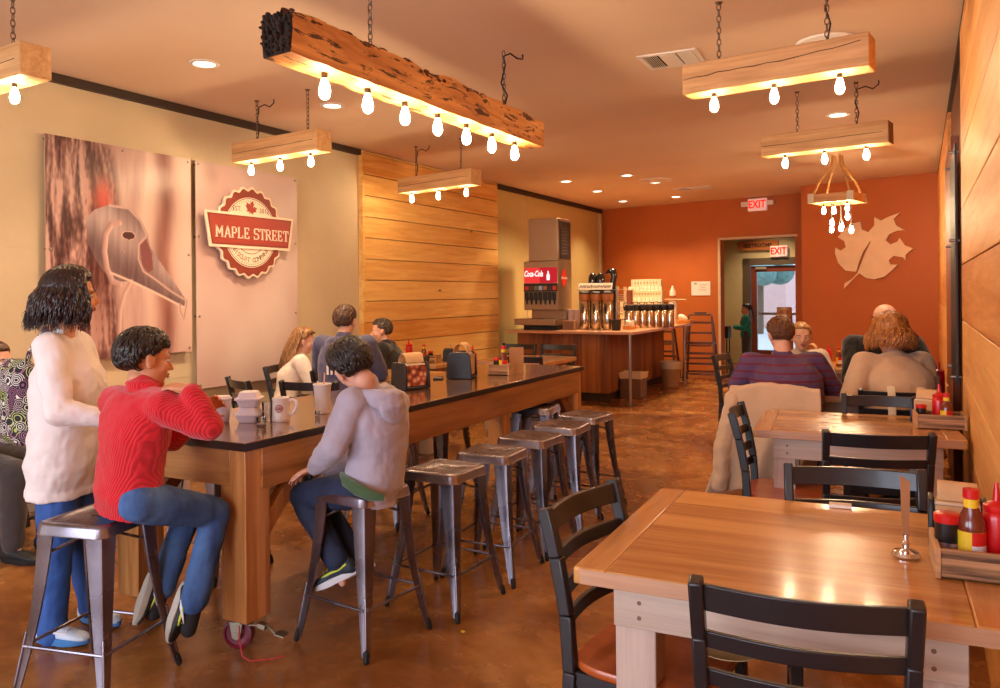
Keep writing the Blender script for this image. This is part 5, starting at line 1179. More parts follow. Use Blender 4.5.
class Head:
    def __init__(s, c, f, u, k=1.0):
        s.c = Vector(c); s.f = Vector(f).normalized(); u = Vector(u); s.r = s.f.cross(u).normalized(); s.u = s.r.cross(s.f).normalized(); s.k = k
        s.M = Matrix((s.r, s.f, s.u)).transposed()
    def p(s, x, y, z): return s.c + s.M @ (Vector((x, y, z))*s.k)
    def ell(s, b, c, r, seg=18, rg=12): b.ell(s.p(*c), [v*s.k for v in r], s.M, seg, rg)
    def build(s, b, female=False):
        e = s.ell; e(b, (0,-.012,.03), (.074,.093,.083), 24, 16); e(b, (0,.02,-.028), (.060,.068,.082), 22, 14)
        e(b, (0,.034,-.072), (.043 if not female else .038,.046,.036)); e(b, (0,.067,-.094), (.019,.016,.015))
        for q in (-1, 1):
            e(b, (q*.027,.077,.020), (.024,.012,.009)); e(b, (q*.037,.056,-.022), (.023,.022,.026)); e(b, (q*.078,-.006,-.010), (.010,.019,.031)); e(b, (q*.085,-.014,.004), (.008,.015,.020))
            e(b, (q*.010,.097,-.033), (.007,.009,.006))
        b.cap(s.p(0,.086,.014), s.p(0,.106,-.029), .0065*s.k, .0095*s.k, 10)
        e(b, (0,.086,-.058), (.021,.009,.010))
    def face(s, parent, off, lips=(170, 96, 84), iris=(60, 40, 28), brow=(60, 40, 28)):
        b = B(); b.X = Matrix.Translation(-off)
        s.ell(b, (0,.0905,-.053), (.020,.0075,.0045), 14, 8); s.ell(b, (0,.0895,-.063), (.017,.0078,.005), 14, 8); b.make('lips', mat('lips_%d_%d' % lips[:2], lips, .45), parent)
        for q in (-1, 1):
            b = B(); b.X = Matrix.Translation(-off); s.ell(b, (q*.030,.0735,.001), (.0125,.0125,.0075), 14, 10); b.mi = 1; s.ell(b, (q*.030,.0835,.001), (.0052,.0032,.0052), 12, 8); b.make('eye', [mat('eye_white', (226, 216, 208), .3), mat('iris_%d' % iris[0], iris, .25)], parent)
            b = B(); b.X = Matrix.Translation(-off); b.tube([s.p(q*.014,.0885,.021), s.p(q*.030,.0885,.027), s.p(q*.047,.076,.021)], [.0028*s.k,.0032*s.k,.0016*s.k], 6); b.make('eyebrow', mat('brow_%d' % brow[0], brow, .8), parent)
    def scalp(s, a, e, d=.0):
        """point on the skull at azimuth a (0 = face, 90 = right ear), elevation e, raised by d"""
        a, e = R(a), R(e); v = Vector((math.sin(a)*math.cos(e), math.cos(a)*math.cos(e), math.sin(e)))
        return s.p(v.x*(.076+d), -.012+v.y*(.096+d), .03+v.z*(.086+d) - (.0 if e > 0 else 0))
    def cap(s, parent, off, m, th=.014, front=34, side=8, back=-38, noise=.006, freq=30, puff=1.0, name='hair', top=1.0, seed=0, sidew=1.0, lim=None):
        b = B(); NA, NE = 72, 44; rows = []
        for j in range(NE+1):
            e = -75 + 165*j/NE; row = []
            for i in range(NA):
                a = 360*i/NA; aa = min(a, 360-a)
                if aa < 55: h0 = front - 6*(aa/55)**2
                elif aa < 85: h0 = front-6 + (side-front+6)*(aa-55)/30
                elif aa < 102: h0 = side
                elif aa < 122: h0 = side + (back-side)*((aa-102)/20)**.9
                else: h0 = back
                k = max(0, min(1, (e-h0+6)/12)); k = k*k*(3-2*k)
                if aa > 95 and aa < 110: pass
                k2 = max(0, min(1, (e-h0+6)/34))**.6
                if lim is not None: k *= max(0, min(1, (lim-e+6)/12))
                d = -.016 + (.016+th*k2*(1+ .5*(puff-1)*(e > 20)))*k
                n = mnoise.noise(Vector((math.cos(R(a))*3+seed, math.sin(R(a))*3, e/40))*2.2)*.6 + mnoise.noise(Vector((a/360*freq+seed, e/60, 3)))*.8
                d += noise*n*k; 
                if e > 30: d += (puff-1)*.02*k
                row.append(b._v(s.scalp(a, e, d)-off))
            rows.append(row)
        for j in range(NE):
            for i in range(NA): b._f([rows[j][i], rows[j][(i+1)%NA], rows[j+1][(i+1)%NA], rows[j+1][i]])
        b._f(rows[0][::-1]); b._f(rows[-1]); o = b.make(name, m, parent, ang=180); return o
def short_locks(hd, parent, off, m, th, n=400, front=30, side=4, back=-40, w_=.0075, seed=1, span=26, lift=.003, swirl=14, name='hair_locks'):
    r = random.Random(seed); b = B(); b.X = Matrix.Translation(-off)
    for i in range(n):
        a = r.uniform(0, 360); e = math.degrees(math.asin(r.uniform(-.55, .99))); aa = min(a, 360-a)
        h0 = front if aa < 55 else (front+(side-front)*(aa-55)/30 if aa < 85 else (side+(back-side)*max(0, min(1, (aa-102)/20))))
        if e < h0+4: continue
        pts = []; sp = span*r.uniform(.6, 1.2); da = r.uniform(-swirl, swirl)
        for j in range(6):
            f = j/5; e2 = max(e - sp*f, h0-6); k2 = max(0, min(1, (e2-h0+6)/34))**.6; pts.append(hd.scalp(a+da*f/max(.35, math.cos(R(e2))), e2, th*k2 + lift*(1 if 0 < j < 5 else -1.2)))
        lock(b, pts, w_*r.uniform(.7, 1.2)*hd.k, .0035)
    return b.make(name, m, parent, ang=180)
def hand(b, w, d, n, side, k=1.0, curl=25, spread=1.0):
    """w wrist, d towards the fingers, n palm normal, side = sign of the thumb side (d x n)"""
    w, d = Vector(w), Vector(d).normalized(); n = (Vector(n) - d*Vector(n).dot(d)).normalized(); s = d.cross(n).normalized()*side
    L = [(0, .024, .017), (.03, .034, .016), (.065, .039, .014), (.088, .036, .011)]
    b.loft([(w+d*l*k, s*a*k, n*t_*k) for l, a, t_ in L], 16, 2.6)
    for i, (o, ln) in enumerate(((.028, .068), (.0095, .077), (-.0095, .072), (-.028, .056))):
        p = w + d*.082*k + s*o*k; ang = 0; v = d
        for j, f in enumerate((.45, .32, .26)):
            ang += R(curl*(1+.12*i)); v = (d*math.cos(ang) + n*math.sin(ang) + s*.10*o/.028*spread*(1 if o > 0 else 1)).normalized()
            q = p + v*ln*f*k; b.cap(p, q, (.0088-.0008*j)*k, (.0082-.0008*j)*k, 8); p = q
    p = w + d*.022*k + s*.026*k
    for j, (f, dd, ss, nn) in enumerate(((.038, .6, .75, .25), (.030, .8, .45, .35), (.024, .9, .25, .35))):
        q = p + (d*dd + s*ss + n*nn).normalized()*f*k; b.cap(p, q, (.0115-.001*j)*k, (.0105-.001*j)*k, 8); p = q
def shoe(parent, off, ankle, toe_dir, up, k, mu, ms, accent=None, name='shoe', swoosh=None, leg=None):
    """trainer: upper, sole; ankle joint, direction of the toes, up of the foot"""
    f = Vector(toe_dir).normalized(); u = (Vector(up)-f*Vector(up).dot(f)).normalized(); r = f.cross(u)
    def P(x, y, z): return Vector(ankle) - off + (r*x + f*y + u*z)*k
    b = B()
    S_ = [(-.075, .022, -.055, .035), (-.062, .036, -.052, .055), (-.02, .040, -.045, .06), (.04, .038, -.045, .045), (.10, .044, -.05, .03), (.145, .043, -.053, .022), (.18, .030, -.057, .015), (.192, .01, -.060, .006)]
    secs = []
    for y, w_, zc, h in S_: secs.append((P(0, y, zc+h*.25-.005), r*w_*k, u*(h*.75)*k))
    b.loft(secs, 20, 2.3); lg = Vector(leg).normalized() if leg is not None else u; f2 = (f-lg*f.dot(lg)).normalized() if abs(f.dot(lg)) < .9 else (u-lg*u.dot(lg)).normalized()*-1; r2_ = f2.cross(lg); A_ = P(0, -.02, -.012)
    b.loft([(P(0, -.02, -.03), r*.036*k, f*.046*k), (A_, r*.038*k, f*.048*k)], 18); b.loft([(A_-lg*.03*k, r2_*.034*k, f2*.038*k), (A_+lg*.02*k, r2_*.040*k, f2*.044*k), (P(0,0,0)+lg*.04*k, r2_*.041*k, f2*.044*k), (P(0,0,0)+lg*.085*k, r2_*.040*k, f2*.042*k)], 18)
    up_ = solid(b, name, mu, parent, .005, 3)
    b = B(); n = 30; out = []
    for i in range(n):
        a = 2*PI*i/n; y = .055+.138*math.cos(a); w_ = .046 if math.cos(a) > 0 else .038; out.append((w_*math.sin(a)*(1 if abs(math.cos(a)) < .8 else .9), y))
    b.rings([[b._v(P(x, y, -.088+.008*max(0,(y-.1))/.09)) for x, y in out], [b._v(P(x*1.06, y*1.01, -.078)) for x, y in out], [b._v(P(x*1.04, y*1.01, -.058)) for x, y in out], [b._v(P(x*.8, y*.95, -.054)) for x, y in out]])
    b.make('sole', ms, up_)
    if accent:
        b = B()
        for q in (-1, 1): b.tube([P(q*.030, .10, -.035), P(q*.039, .05, -.028), P(q*.040, .0, -.030), P(q*.038, -.05, -.02)], [.006*k]*4, 8)
        for y in (.04, .065, .09): b.tube([P(-.022, y, -.012-.25*(y-.04)), P(0, y, -.004-.25*(y-.04)), P(.022, y, -.012-.25*(y-.04))], .0035*k, 6)
        b.make('trim', accent, up_)
    if swoosh:
        b = B()
        for q in (-1, 1):
            for sy in [1]:
                pts = [(-.045, -.012), (-.03, -.030), (-.008, -.040), (.02, -.036), (.055, -.018), (.085, -.002)]; rad = [.003, .009, .0105, .008, .005, .001]
                b.tube([P(q*(.0425 if y < .05 else .040), y, z) for y, z in pts], [.004*k]*6, 8, ry=[v*k for v in rad])
        b.make('side_mark', swoosh, up_)
    return up_
def person(label, J, k=1.0, skin_m=None, top=None, pants=None, vox=.009, female=False, hands=True, chest=1.0, belly=1.0, head_k=None, cat='person', root=None):
    """J: world joints. p pelvis, c chest, n neck base, h head centre, hf/hu head forward and up, sL sR eL eR wL wR, hipL hipR kL kR aL aR, hand dirs hdL hdR hnL hnR"""
    rt = Vector(root) if root else Vector((J['p'].x, J['p'].y, 0)); t = thing('person', label, cat, rt); off = rt
    b = B(); b.X = Matrix.Translation(-off); J = {a: Vector(v) for a, v in J.items()}
    hd = Head(J['h'], J['hf'], J.get('hu', Vector((0,0,1))), head_k or k); hd.build(b, female)
    side_s = (J['sR']-J['sL']).normalized(); side_h = (J['hipR']-J['hipL']).normalized()
    spine = (J['n']-J['p']).normalized()
    def sec(f, w_, d_, infl=0):
        # f along pelvis -> chest -> neck
        if f < .5: c = J['p'].lerp(J['c'], f/.5); dr = (J['c']-J['p']).normalized()
        else: c = J['c'].lerp(J['n'], (f-.5)/.5); dr = (J['n']-J['c']).normalized()
        s = side_h.lerp(side_s, min(1, f*1.3)).normalized(); s = (s-dr*s.dot(dr)).normalized(); fr = dr.cross(s)*-1
        return (c, s*(w_*k+infl), fr*(d_*k+infl))
    W_ = (.155, .162, .140*belly, .148*belly, .160*chest, .165*chest, .150, .085, .058); D_ = (.10, .118, .108*belly, .110*belly, .118*chest, .112*chest, .09, .065, .055); F_ = (-.16, .0, .25, .38, .55, .70, .84, .95, 1.05)
    if female: W_ = (.16, .172, .130*belly, .128*belly, .140*chest, .145*chest, .130, .075, .05); D_ = (.11, .125, .10*belly, .105*belly, .122*chest, .105*chest, .085, .06, .05)
    def torso(bb, infl, f0=-1, f1=2, ext=None):
        S_ = [sec(f, w_, d_, infl) for f, w_, d_ in zip(F_, W_, D_) if f0 <= f <= f1]
        bb.loft(S_, 26, 2.25)
    torso(b, -.006*k)
    b.limb([J['n']-spine*.03*k, hd.p(0,-.022,-.075)], [.058*k*(.85 if female else 1), .052*k*(.85 if female else 1)])
    for q in 'LR':
        b.limb([J['s'+q], J['e'+q], J['w'+q]], [.050*k, .038*k, .026*k]); b.cap(J['s'+q], J['c'].lerp(J['n'], .6), .05*k, .07*k)
        b.limb([J['hip'+q], J['k'+q], J['a'+q]], [.085*k, .056*k, .038*k])
        f = J.get('t'+q, Vector((0,0,-1))).normalized(); lg = (J['a'+q]-J['k'+q]).normalized(); b.cap(J['a'+q], J['a'+q]+(f*.06+lg*.045)*k, .033*k, .02*k)
        if hands: hand(b, J['w'+q], J.get('hd'+q, J['w'+q]-J['e'+q]), J.get('hn'+q, Vector((0,0,-1))), -1 if q == 'R' else 1, k*(.9 if female else 1), J.get('curl'+q, Vector((25,0,0))).x)
    body = solid(b, 'body', skin_m, t, vox, 3)
    if top:
        b = B(); b.X = Matrix.Translation(-off); lo = top.get('loose', .012); torso(b, lo, f0=top.get('hem', -.2), f1=.96)
        if top.get('skirt'): c_, s_, f_ = sec(-.16, W_[0], D_[0], lo+.006); b.loft([(c_, s_, f_), (c_-spine*top['skirt'], s_*1.02, f_*1.02)], 26, 2.2)
        b.cap(J['n']-spine*.05*k, J['n']+spine*.004*k, .078*k*(.86 if female else 1), .067*k*(.84 if female else 1))
        for q in 'LR':
            sl = top.get('sleeve', lo); el, wr = J['e'+q], J['w'+q]; mid = el.lerp(wr, .5)
            wr2 = el.lerp(wr, top.get('cuff', .93)); b.limb([J['s'+q], J['s'+q].lerp(el, .5), el, mid, wr2], [.056*k+sl, .052*k+sl, .045*k+sl, .040*k+sl, .031*k+sl*.7]); b.cap(J['s'+q], J['c'].lerp(J['n'], .62), .056*k+sl, .07*k+sl)
        if False:
            nb = J['n'] + spine*.0; bk = (sec(.8, 1, 1)[2]).normalized(); sd = side_s
            R_ = []
            for i in range(13):
                a = PI*(i/12) ; pt = nb + sd*math.cos(a)*.085*k*1.15 + bk*(math.sin(a)*.10*k*top['hood']) + spine*(.004-.050*math.sin(a)*top['hood'])*k; R_.append(pt)
            b.tube(R_, [.018*k]+[.030*k+.018*k*math.sin(PI*i/12) for i in range(1, 12)]+[.018*k], 12)
            q0 = nb + bk*.115*k - spine*.085*k*top['hood']; b.ell(q0, (.098*k, .046*k, .095*k), Matrix((sd, bk, spine)).transposed(), 16, 10)
        if top.get('collar'): 
            pts = [J['n'] + spine*.012*k + side_s*math.cos(a)*.066*k + sec(.9, 1, 1)[2].normalized()*math.sin(a)*.062*k for a in [2*PI*i/16 for i in range(16)]]; b.tube(pts, .014*k, 8, closed=True)
        tp = solid(b, top.get('name', 'sweater'), top['m'], t, top.get('vox', vox), 4, top.get('disp', .016), top.get('ds', .07))
        if top.get('hood'):
            b = B(); b.X = Matrix.Translation(-off); nb = J['n'] - spine*.012*k; bk = (sec(.8, 1, 1)[2]).normalized(); sd = side_s; pts, rr = [], []
            for i in range(15):
                a = PI*(-.12+1.24*i/14); sn = math.sin(a); pts.append(nb + sd*math.cos(a)*.098*k + bk*(sn*.150*k+.012*k) - spine*(.030+.028*max(0, sn))*k + (Vector((0,0,0)) if sn > 0 else bk*-.02*k)); rr.append((.018+.024*max(0, sn))*k)
            b.tube(pts, rr, 12)
            pts2 = [p - spine*.038*k*max(0, math.sin(PI*(-.12+1.24*i/14))) + bk*.006*k for i, p in enumerate(pts)]; b.tube(pts2[2:-2], [r*.95 for r in rr[2:-2]], 12)
            q0 = nb + bk*.158*k - spine*.115*k; b.ell(q0, (.088*k, .036*k, .070*k), Matrix((sd, bk, spine)).transposed(), 16, 10)
            solid(b, 'hood', top['m'], tp, .006, 3, .012, .045)
    if pants:
        b = B(); b.X = Matrix.Translation(-off); lo = pants.get('loose', .012); torso(b, lo*.6, f0=-.2, f1=.26)
        for q in 'LR':
            kn, an = J['k'+q], J['a'+q]; an2 = kn.lerp(an, pants.get('len', .97)); fl = pants.get('flare', 1.0)
            b.limb([J['hip'+q], J['hip'+q].lerp(kn, .5), kn, kn.lerp(an, .4), an2], [.088*k+lo, .081*k+lo, .064*k+lo, .058*k+lo, (.046*k+lo)*fl]); b.cap(J['hip'+q], J['p'], .088*k+lo, .088*k+lo)
        solid(b, pants.get('name', 'jeans'), pants['m'], t, pants.get('vox', vox), 4, pants.get('disp', .014), .08)
    return t, off, hd
def lock(b, pts, w_, th, seg=6):
    n = len(pts); b.tube(pts, [max(.0008, w_*math.sin(PI*min(1, .25+.75*(i/(n-1))**.8)) ) if i < n-1 else .001 for i in range(n)], seg, ry=[max(.0006, th*math.sin(PI*min(1, .25+.75*(i/(n-1))**.8))) if i < n-1 else .0008 for i in range(n)])
def long_hair(hd, parent, off, m, L, n=220, az=(70, 290), e0=(10, 70), flare=.02, wave=.0, flip=0.0, w_=.012, seed=1, drift=Vector((0,0,0)), back=.0, name='hair_locks', d0=.014, shrink=.0, follow=None):
    r = random.Random(seed); b = B(); b.X = Matrix.Translation(-off)
    for i in range(n):
        a = r.uniform(*az); e = r.uniform(*e0); pts = []; steps = 6
        e_end = -8
        for j in range(steps): f = j/steps; pts.append(hd.scalp(a, e + (e_end-e)*f, .002+d0*.85+.007*r.random()))
        last = pts[-1]; out = (last-hd.p(0,-.012,.0)); out -= hd.u*out.dot(hd.u); out.normalize()
        ln = L*r.uniform(.78, 1.06); ns = 9; ph = r.uniform(0, 6.28); px_ = last
        for j in range(1, ns+1):
            f = j/ns; rad = flare*math.sin(PI*min(1, f*.8)) - shrink*f + flip*max(0, f-.72)/.28*(.7+.6*r.random())
            pos = last + out*rad + Vector((0,0,-1))*ln*f*(1 if not flip or f < .85 else .985) + drift*f*f + hd.f*(-back*f)
            if wave: pos += out*wave*math.sin(ph+f*11) + hd.r*wave*math.cos(ph+f*9)
            if follow: pos = follow(pos, f)
            pts.append(pos)
        lock(b, pts, w_*r.uniform(.7, 1.2), .005)
    return b.make(name, m, parent, ang=180)
def circ(col, name, scale=22): 
    if name in _M: return _M[name]
    m, nt, b = newmat(name); v = coords(nt); vo = nt.nodes.new('ShaderNodeTexVoronoi'); vo.inputs['Scale'].default_value = scale; nt.links.new(v, vo.inputs['Vector'])
    ml = nt.nodes.new('ShaderNodeMath'); ml.operation = 'MULTIPLY'; ml.inputs[1].default_value = 5.5; nt.links.new(vo.outputs['Distance'], ml.inputs[0])
    fr = nt.nodes.new('ShaderNodeMath'); fr.operation = 'FRACT'; nt.links.new(ml.outputs[0], fr.inputs[0])
    c1 = ramp(nt, fr.outputs[0], [(.30, (1, 1, 1)), (.42, (0, 0, 0))])
    sp = nt.nodes.new('ShaderNodeSeparateColor'); nt.links.new(vo.outputs['Color'], sp.inputs[0])
    c2 = ramp(nt, sp.outputs[0], [(.15, lin(col[0])), (.35, lin(col[1])), (.6, lin(col[2])), (.85, lin(col[3]))])
    mx = nt.nodes.new('ShaderNodeMix'); mx.data_type = 'RGBA'; nt.links.new(c1, mx.inputs[0]); mx.inputs[6].default_value = (*lin(col[4]), 1); nt.links.new(c2, mx.inputs[7])
    nt.links.new(mx.outputs[2], b.inputs['Base Color']); b.inputs['Roughness'].default_value = .8; _M[name] = m; return m
def denim(name, c1, c2):
    if name in _M: return _M[name]
    m, nt, b = newmat(name); v = coords(nt, (1, 1, .5)); n = ntex(nt, v, 7, 5, .6, .3)
    nt.links.new(ramp(nt, n.outputs['Fac'], [(.3, lin(c1)), (.72, lin(c2))]), b.inputs['Base Color']); b.inputs['Roughness'].default_value = .8
    v2 = coords(nt, (1, 1, 1)); n3 = ntex(nt, v2, 14, 3); bump(nt, b, n3.outputs['Fac'], .5, .012); _M[name] = m; return m
TANSK = skin('skin_olive', (206, 140, 100)); PALE = skin('skin_fair', (226, 168, 140)); 
UP = Vector((0, 0, 1)); K = lambda x: Vector((x, 0, 0))

# woman standing at the left
J = dict(p=at(64, 462, 3.52), c=at(68, 393, 3.50), n=at(66, 334, 3.50), h=at(73, 296, 3.50), hf=cdir(.84, -.02, .54), hu=UP,
         sL=at(78, 345, 3.66), sR=at(50, 346, 3.36), eL=at(105, 410, 3.72), wL=at(140, 408, 3.66), eR=at(58, 412, 3.28), wR=at(104, 418, 3.34),
         hipL=at(72, 468, 3.57), hipR=at(58, 470, 3.48), kL=at(82, 552, 3.66), kR=at(56, 556, 3.46), aL=at(92, 606, 3.68), aR=at(52, 634, 3.46),
         hdL=cdir(1, .1, 0), hdR=cdir(.9, .15, .3), hnL=cdir(0, -.3, -1), hnR=cdir(0, .2, 1))
t, off, hd = person('standing woman in a white long-sleeved top and blue jeans with a patterned tote', J, .95, TANSK, dict(m=cloth('white_knit', (238, 224, 218), .8, .03, 4, .25, 10), loose=.012, skirt=.035, disp=.020, name='white_top', ds=.07, vox=.007), dict(m=denim('denim_blue', (26, 58, 120), (62, 108, 186)), loose=.006, flare=1.15, len=1.0, vox=.008), .007, True, chest=1.16, belly=1.22)
hd.face(t, off, (176, 92, 84)); HB_ = hairm('hair_dark', (22, 12, 12), (58, 32, 28), .32)
hd.cap(t, off, HB_, .026, 30, -14, -50, .005, 34, 1.1, sidew=1)
long_hair(hd, t, off, HB_, .17, 700, (62, 300), (0, 80), .034, .008, .022, .0085, 3, back=.012, d0=.026)
b = B(); b.X = Matrix.Translation(-off); ec = hd.p(.082, .0, -.045); b.tube([ec + hd.f*math.cos(a)*.017 + hd.u*math.sin(a)*.019 for a in [2*PI*i/16 for i in range(16)]], .0014, 6, closed=True); b.make('hoop_earring', mat('silver', (230, 220, 210), .15, 1), t)
WSO = mat('sole_white', (222, 222, 226), .5); BLS = mat('shoe_blue', (196, 208, 222), .6, var=.2)
for q, dr in (('L', cdir(.75, -.0, -.35)), ('R', cdir(.95, -.0, -.15))): shoe(t, off, Vector((J['a'+q].x, J['a'+q].y, .088)), Vector((dr.x, dr.y, 0)), UP, .93, BLS, mat('sole_blue', (70, 130, 190), .5), WSO)
# her tote bag
bt_ = at(18, 398, 3.62); t = thing('tote_bag', 'patterned tote bag with black, green and white circles on the standing woman\'s shoulder', 'bag', bt_)
b = B(); sx, sd_ = cdir(.8, 0, -.6), cdir(.6, 0, .8); b.loft([(Vector((0,0,-.20)), sx*.10, sd_*.05), (Vector((0,0,-.17)), sx*.135, sd_*.075), (Vector((0,0,-.02)), sx*.14, sd_*.08), (Vector((0,0,.13)), sx*.12, sd_*.06), (Vector((0,0,.175)), sx*.10, sd_*.03)], 26, 2.6)
solid(b, 'bag_body', circ([(236, 226, 214), (170, 180, 70), (236, 226, 214), (150, 90, 120), (26, 18, 26)], 'circle_print', 24), t, .007, 3, .03, .12)
b = B(); P1 = at(30, 352, 3.52)-bt_; P2 = at(46, 330, 3.44)-bt_; P3 = at(44, 345, 3.32)-bt_
b.tube([Vector((0,0,.16))+sx*.09, P1, P2+Vector((0,0,.012)), P2, at(58, 338, 3.6)-bt_], .012, 8, ry=.004); b.make('strap', circ([(236, 226, 214), (170, 180, 70), (236, 226, 214), (150, 90, 120), (26, 18, 26)], 'circle_print'), t)

# boy in the red sweater
m, nt, b_ = newmat('red_knit'); v = coords(nt); mp = nt.nodes.new('ShaderNodeMapping'); mp.inputs['Rotation'].default_value = (0, R(-20), R(20)); nt.links.new(v, mp.inputs['Vector'])
wv = nt.nodes.new('ShaderNodeTexWave'); wv.inputs['Scale'].default_value = 40; wv.inputs['Distortion'].default_value = 0; nt.links.new(mp.outputs[0], wv.inputs['Vector'])
nz = ntex(nt, v, 200, 2); ad = nt.nodes.new('ShaderNodeMath'); ad.operation = 'MULTIPLY_ADD'; ad.inputs[1].default_value = .5; nt.links.new(nz.outputs['Fac'], ad.inputs[0]); nt.links.new(wv.outputs['Fac'], ad.inputs[2])
nt.links.new(ramp(nt, ad.outputs[0], [(.2, lin((184, 14, 28))), (.9, lin((216, 28, 42)))]), b_.inputs['Base Color']); b_.inputs['Roughness'].default_value = .9; bump(nt, b_, ad.outputs[0], .5, .004); b_.inputs['Sheen Weight'].default_value = .25
REDK = m
J = dict(p=at(128, 490, 3.10), c=at(134, 438, 3.08), n=at(142, 386, 3.08), h=at(146, 360, 3.10), hf=cdir(.76, -.12, .64), hu=Vector((0,0,1))+cdir(-1, 0, 0)*.1,
         sL=at(116, 402, 3.19), sR=at(162, 406, 3.00), eL=at(172, 438, 3.36), wL=at(199, 410, 3.30), eR=at(208, 426, 3.03), wR=at(189, 389, 3.00),
         hipL=at(118, 500, 3.17), hipR=at(138, 502, 3.02), kL=at(188, 512, 3.40), kR=at(216, 512, 3.28), aL=at(162, 588, 3.26), aR=at(194, 604, 3.18),
         hdL=cdir(.7, .35, .2), hnL=cdir(.2, -.2, -1), hdR=cdir(-.95, .16, .08), hnR=cdir(.1, -1, .2), curlR=K(18), curlL=K(30), tL=cdir(-.3, -1, 0), tR=cdir(-.2, -1, 0))
t, off, hd = person('boy in a red ribbed sweater at the table end, chin on hand', J, .84, TANSK, dict(m=REDK, loose=.020, skirt=.005, disp=.014, name='red_sweater', vox=.006, collar=True, cuff=.88), dict(m=denim('denim_mid', (34, 62, 112), (84, 122, 176)), loose=.006, flare=1.2, vox=.007), .006, head_k=.95)
hd.face(t, off, (186, 106, 92)); HD2 = hairm('hair_black_brown', (20, 13, 10), (50, 34, 26), .35)
hd.cap(t, off, HD2, .020, 22, -4, -52, .004, 40, 1.05, seed=3); short_locks(hd, t, off, HD2, .020, 900, 22, -4, -52, seed=8)
BKS = mat('shoe_black', (26, 26, 28), .6); GRS = mat('sole_grey', (186, 180, 168), .55, var=.15); NEO = mat('neon_yellow', (206, 220, 70), .5)
shoe(t, off, J['aL'], cdir(-.30, -.95, -.15), cdir(.85, -.2, .6), .80, BKS, GRS, NEO, swoosh=WSO, leg=J['kL']-J['aL']); shoe(t, off, J['aR'], cdir(-.22, -.95, -.2), cdir(.95, -.2, -.2), .84, BKS, GRS, NEO, swoosh=WSO, leg=J['kR']-J['aR'])
b = B(); b.X = Matrix.Translation(-off); wa = J['eL'].lerp(J['wL'], .86); b.tube([wa + cdir(0,0,1)*math.cos(a)*.036 + cdir(.75,-.6,0).normalized()*math.sin(a)*.038 for a in [2*PI*i/16 for i in range(16)]], .005, 8, closed=True, ry=.008); b.make('wrist_band', mat('band_grey', (90, 84, 110), .7), t)

for q_ in 'LR':
    b = B(); b.X = Matrix.Translation(-off); lg = (J['a'+q_]-J['k'+q_]).normalized(); b.cap(J['a'+q_]-lg*.05, J['a'+q_]+lg*.05+J['t'+q_].normalized()*.05, .038, .030); b.make('sock', mat('sock_black', (30, 28, 30), .9), t)

# boy in the grey hoodie
J = dict(p=at(374, 482, 3.50), c=at(380, 432, 3.50), n=at(366, 386, 3.47), h=at(353, 367, 3.45), hf=cdir(-.42, -.42, .80), hu=cdir(-.50, .82, .1),
         sL=at(352, 403, 3.37), sR=at(395, 404, 3.60), eL=at(334, 446, 3.34), wL=at(315, 468, 3.50), eR=at(372, 446, 3.78), wR=at(326, 474, 3.74),
         hipL=at(366, 489, 3.42), hipR=at(380, 489, 3.58), kL=at(303, 496, 3.60), kR=at(312, 492, 3.76), aL=at(338, 562, 3.50), aR=at(356, 556, 3.62),
         hdL=cdir(-.8, -.35, .3), hnL=cdir(-.3, -1, 0), curlL=K(14), tL=cdir(0, -1, 0), tR=cdir(0, -1, 0))
t, off, hd = person('boy in a light grey hoodie and dark jeans seated on a metal stool', J, .90, PALE, dict(m=cloth('grey_hoodie', (176, 166, 180), .9, .06, 5, .25, 12), loose=.018, skirt=.01, disp=.012, ds=.05, hood=1.0, name='grey_hoodie', vox=.0065), dict(m=denim('denim_dark', (18, 24, 44), (40, 52, 84)), loose=.006, vox=.008, flare=1.15), .0065, head_k=.98)
hd.cap(t, off, HD2, .020, 26, -4, -56, .004, 42, 1.05, seed=9); short_locks(hd, t, off, HD2, .020, 1000, 26, -4, -56, seed=18)
hd.face(t, off)
NAVS = mat('shoe_navy', (40, 52, 66), .6, var=.5, vs=60); shoe(t, off, J['aL'], cdir(-.88, -.42, .1), UP, .86, NAVS, WSO, NEO, leg=J['kL']-J['aL']); shoe(t, off, J['aR'], cdir(-.88, -.42, .2), UP, .84, NAVS, WSO, NEO, leg=J['kR']-J['aR'])
b = B(); b.X = Matrix.Translation(-off); b.tube([at(342, 474, 3.46), at(347, 482, 3.36), at(357, 489, 3.31), at(370, 495, 3.29), at(384, 498, 3.30)], [.012, .024, .026, .024, .014], 12); b.make('green_shirt_hem', cloth('green_shirt', (66, 92, 60)), t)

def seated(px, ph, t_, k, face, look=None, lean=.1, arms='table', seat=.45, sw=.19, dn=0.0):
    """seated adult built from head pixel, distance and facing (picture-right, away)"""
    h = at(px, ph, t_); F = cdir(face[0], 0, face[1]); Rt = F.cross(UP); base = Vector((h.x, h.y, 0)) - F*(lean+.06*k)
    pz = seat+.09*k; n = Vector((h.x, h.y, h.z-.135*k)) - F*.045*k; p = Vector((base.x, base.y, pz)); c = p.lerp(n, .5) - F*.02
    J = dict(p=p, c=c, n=n, h=h, hf=(look or F), hu=UP)
    for q, s in (('L', -1), ('R', 1)):
        J['s'+q] = n + Rt*s*sw*k - UP*.045*k; J['hip'+q] = p + Rt*s*.09*k; J['k'+q] = p + Rt*s*.12*k + F*.42*k - UP*.03; J['a'+q] = Vector((J['k'+q].x, J['k'+q].y, .09)) - F*.02; J['t'+q] = F.copy()
        if arms == 'table': J['e'+q] = J['s'+q] + Rt*s*.07*k + F*.12*k - UP*.25*k; J['w'+q] = J['e'+q] + F*.20*k - Rt*s*.09*k + UP*.02; J['hd'+q] = F - Rt*s*.5; J['hn'+q] = -UP
    return J, F, Rt
SH = mat('shoe_black', (26, 26, 28), .6)
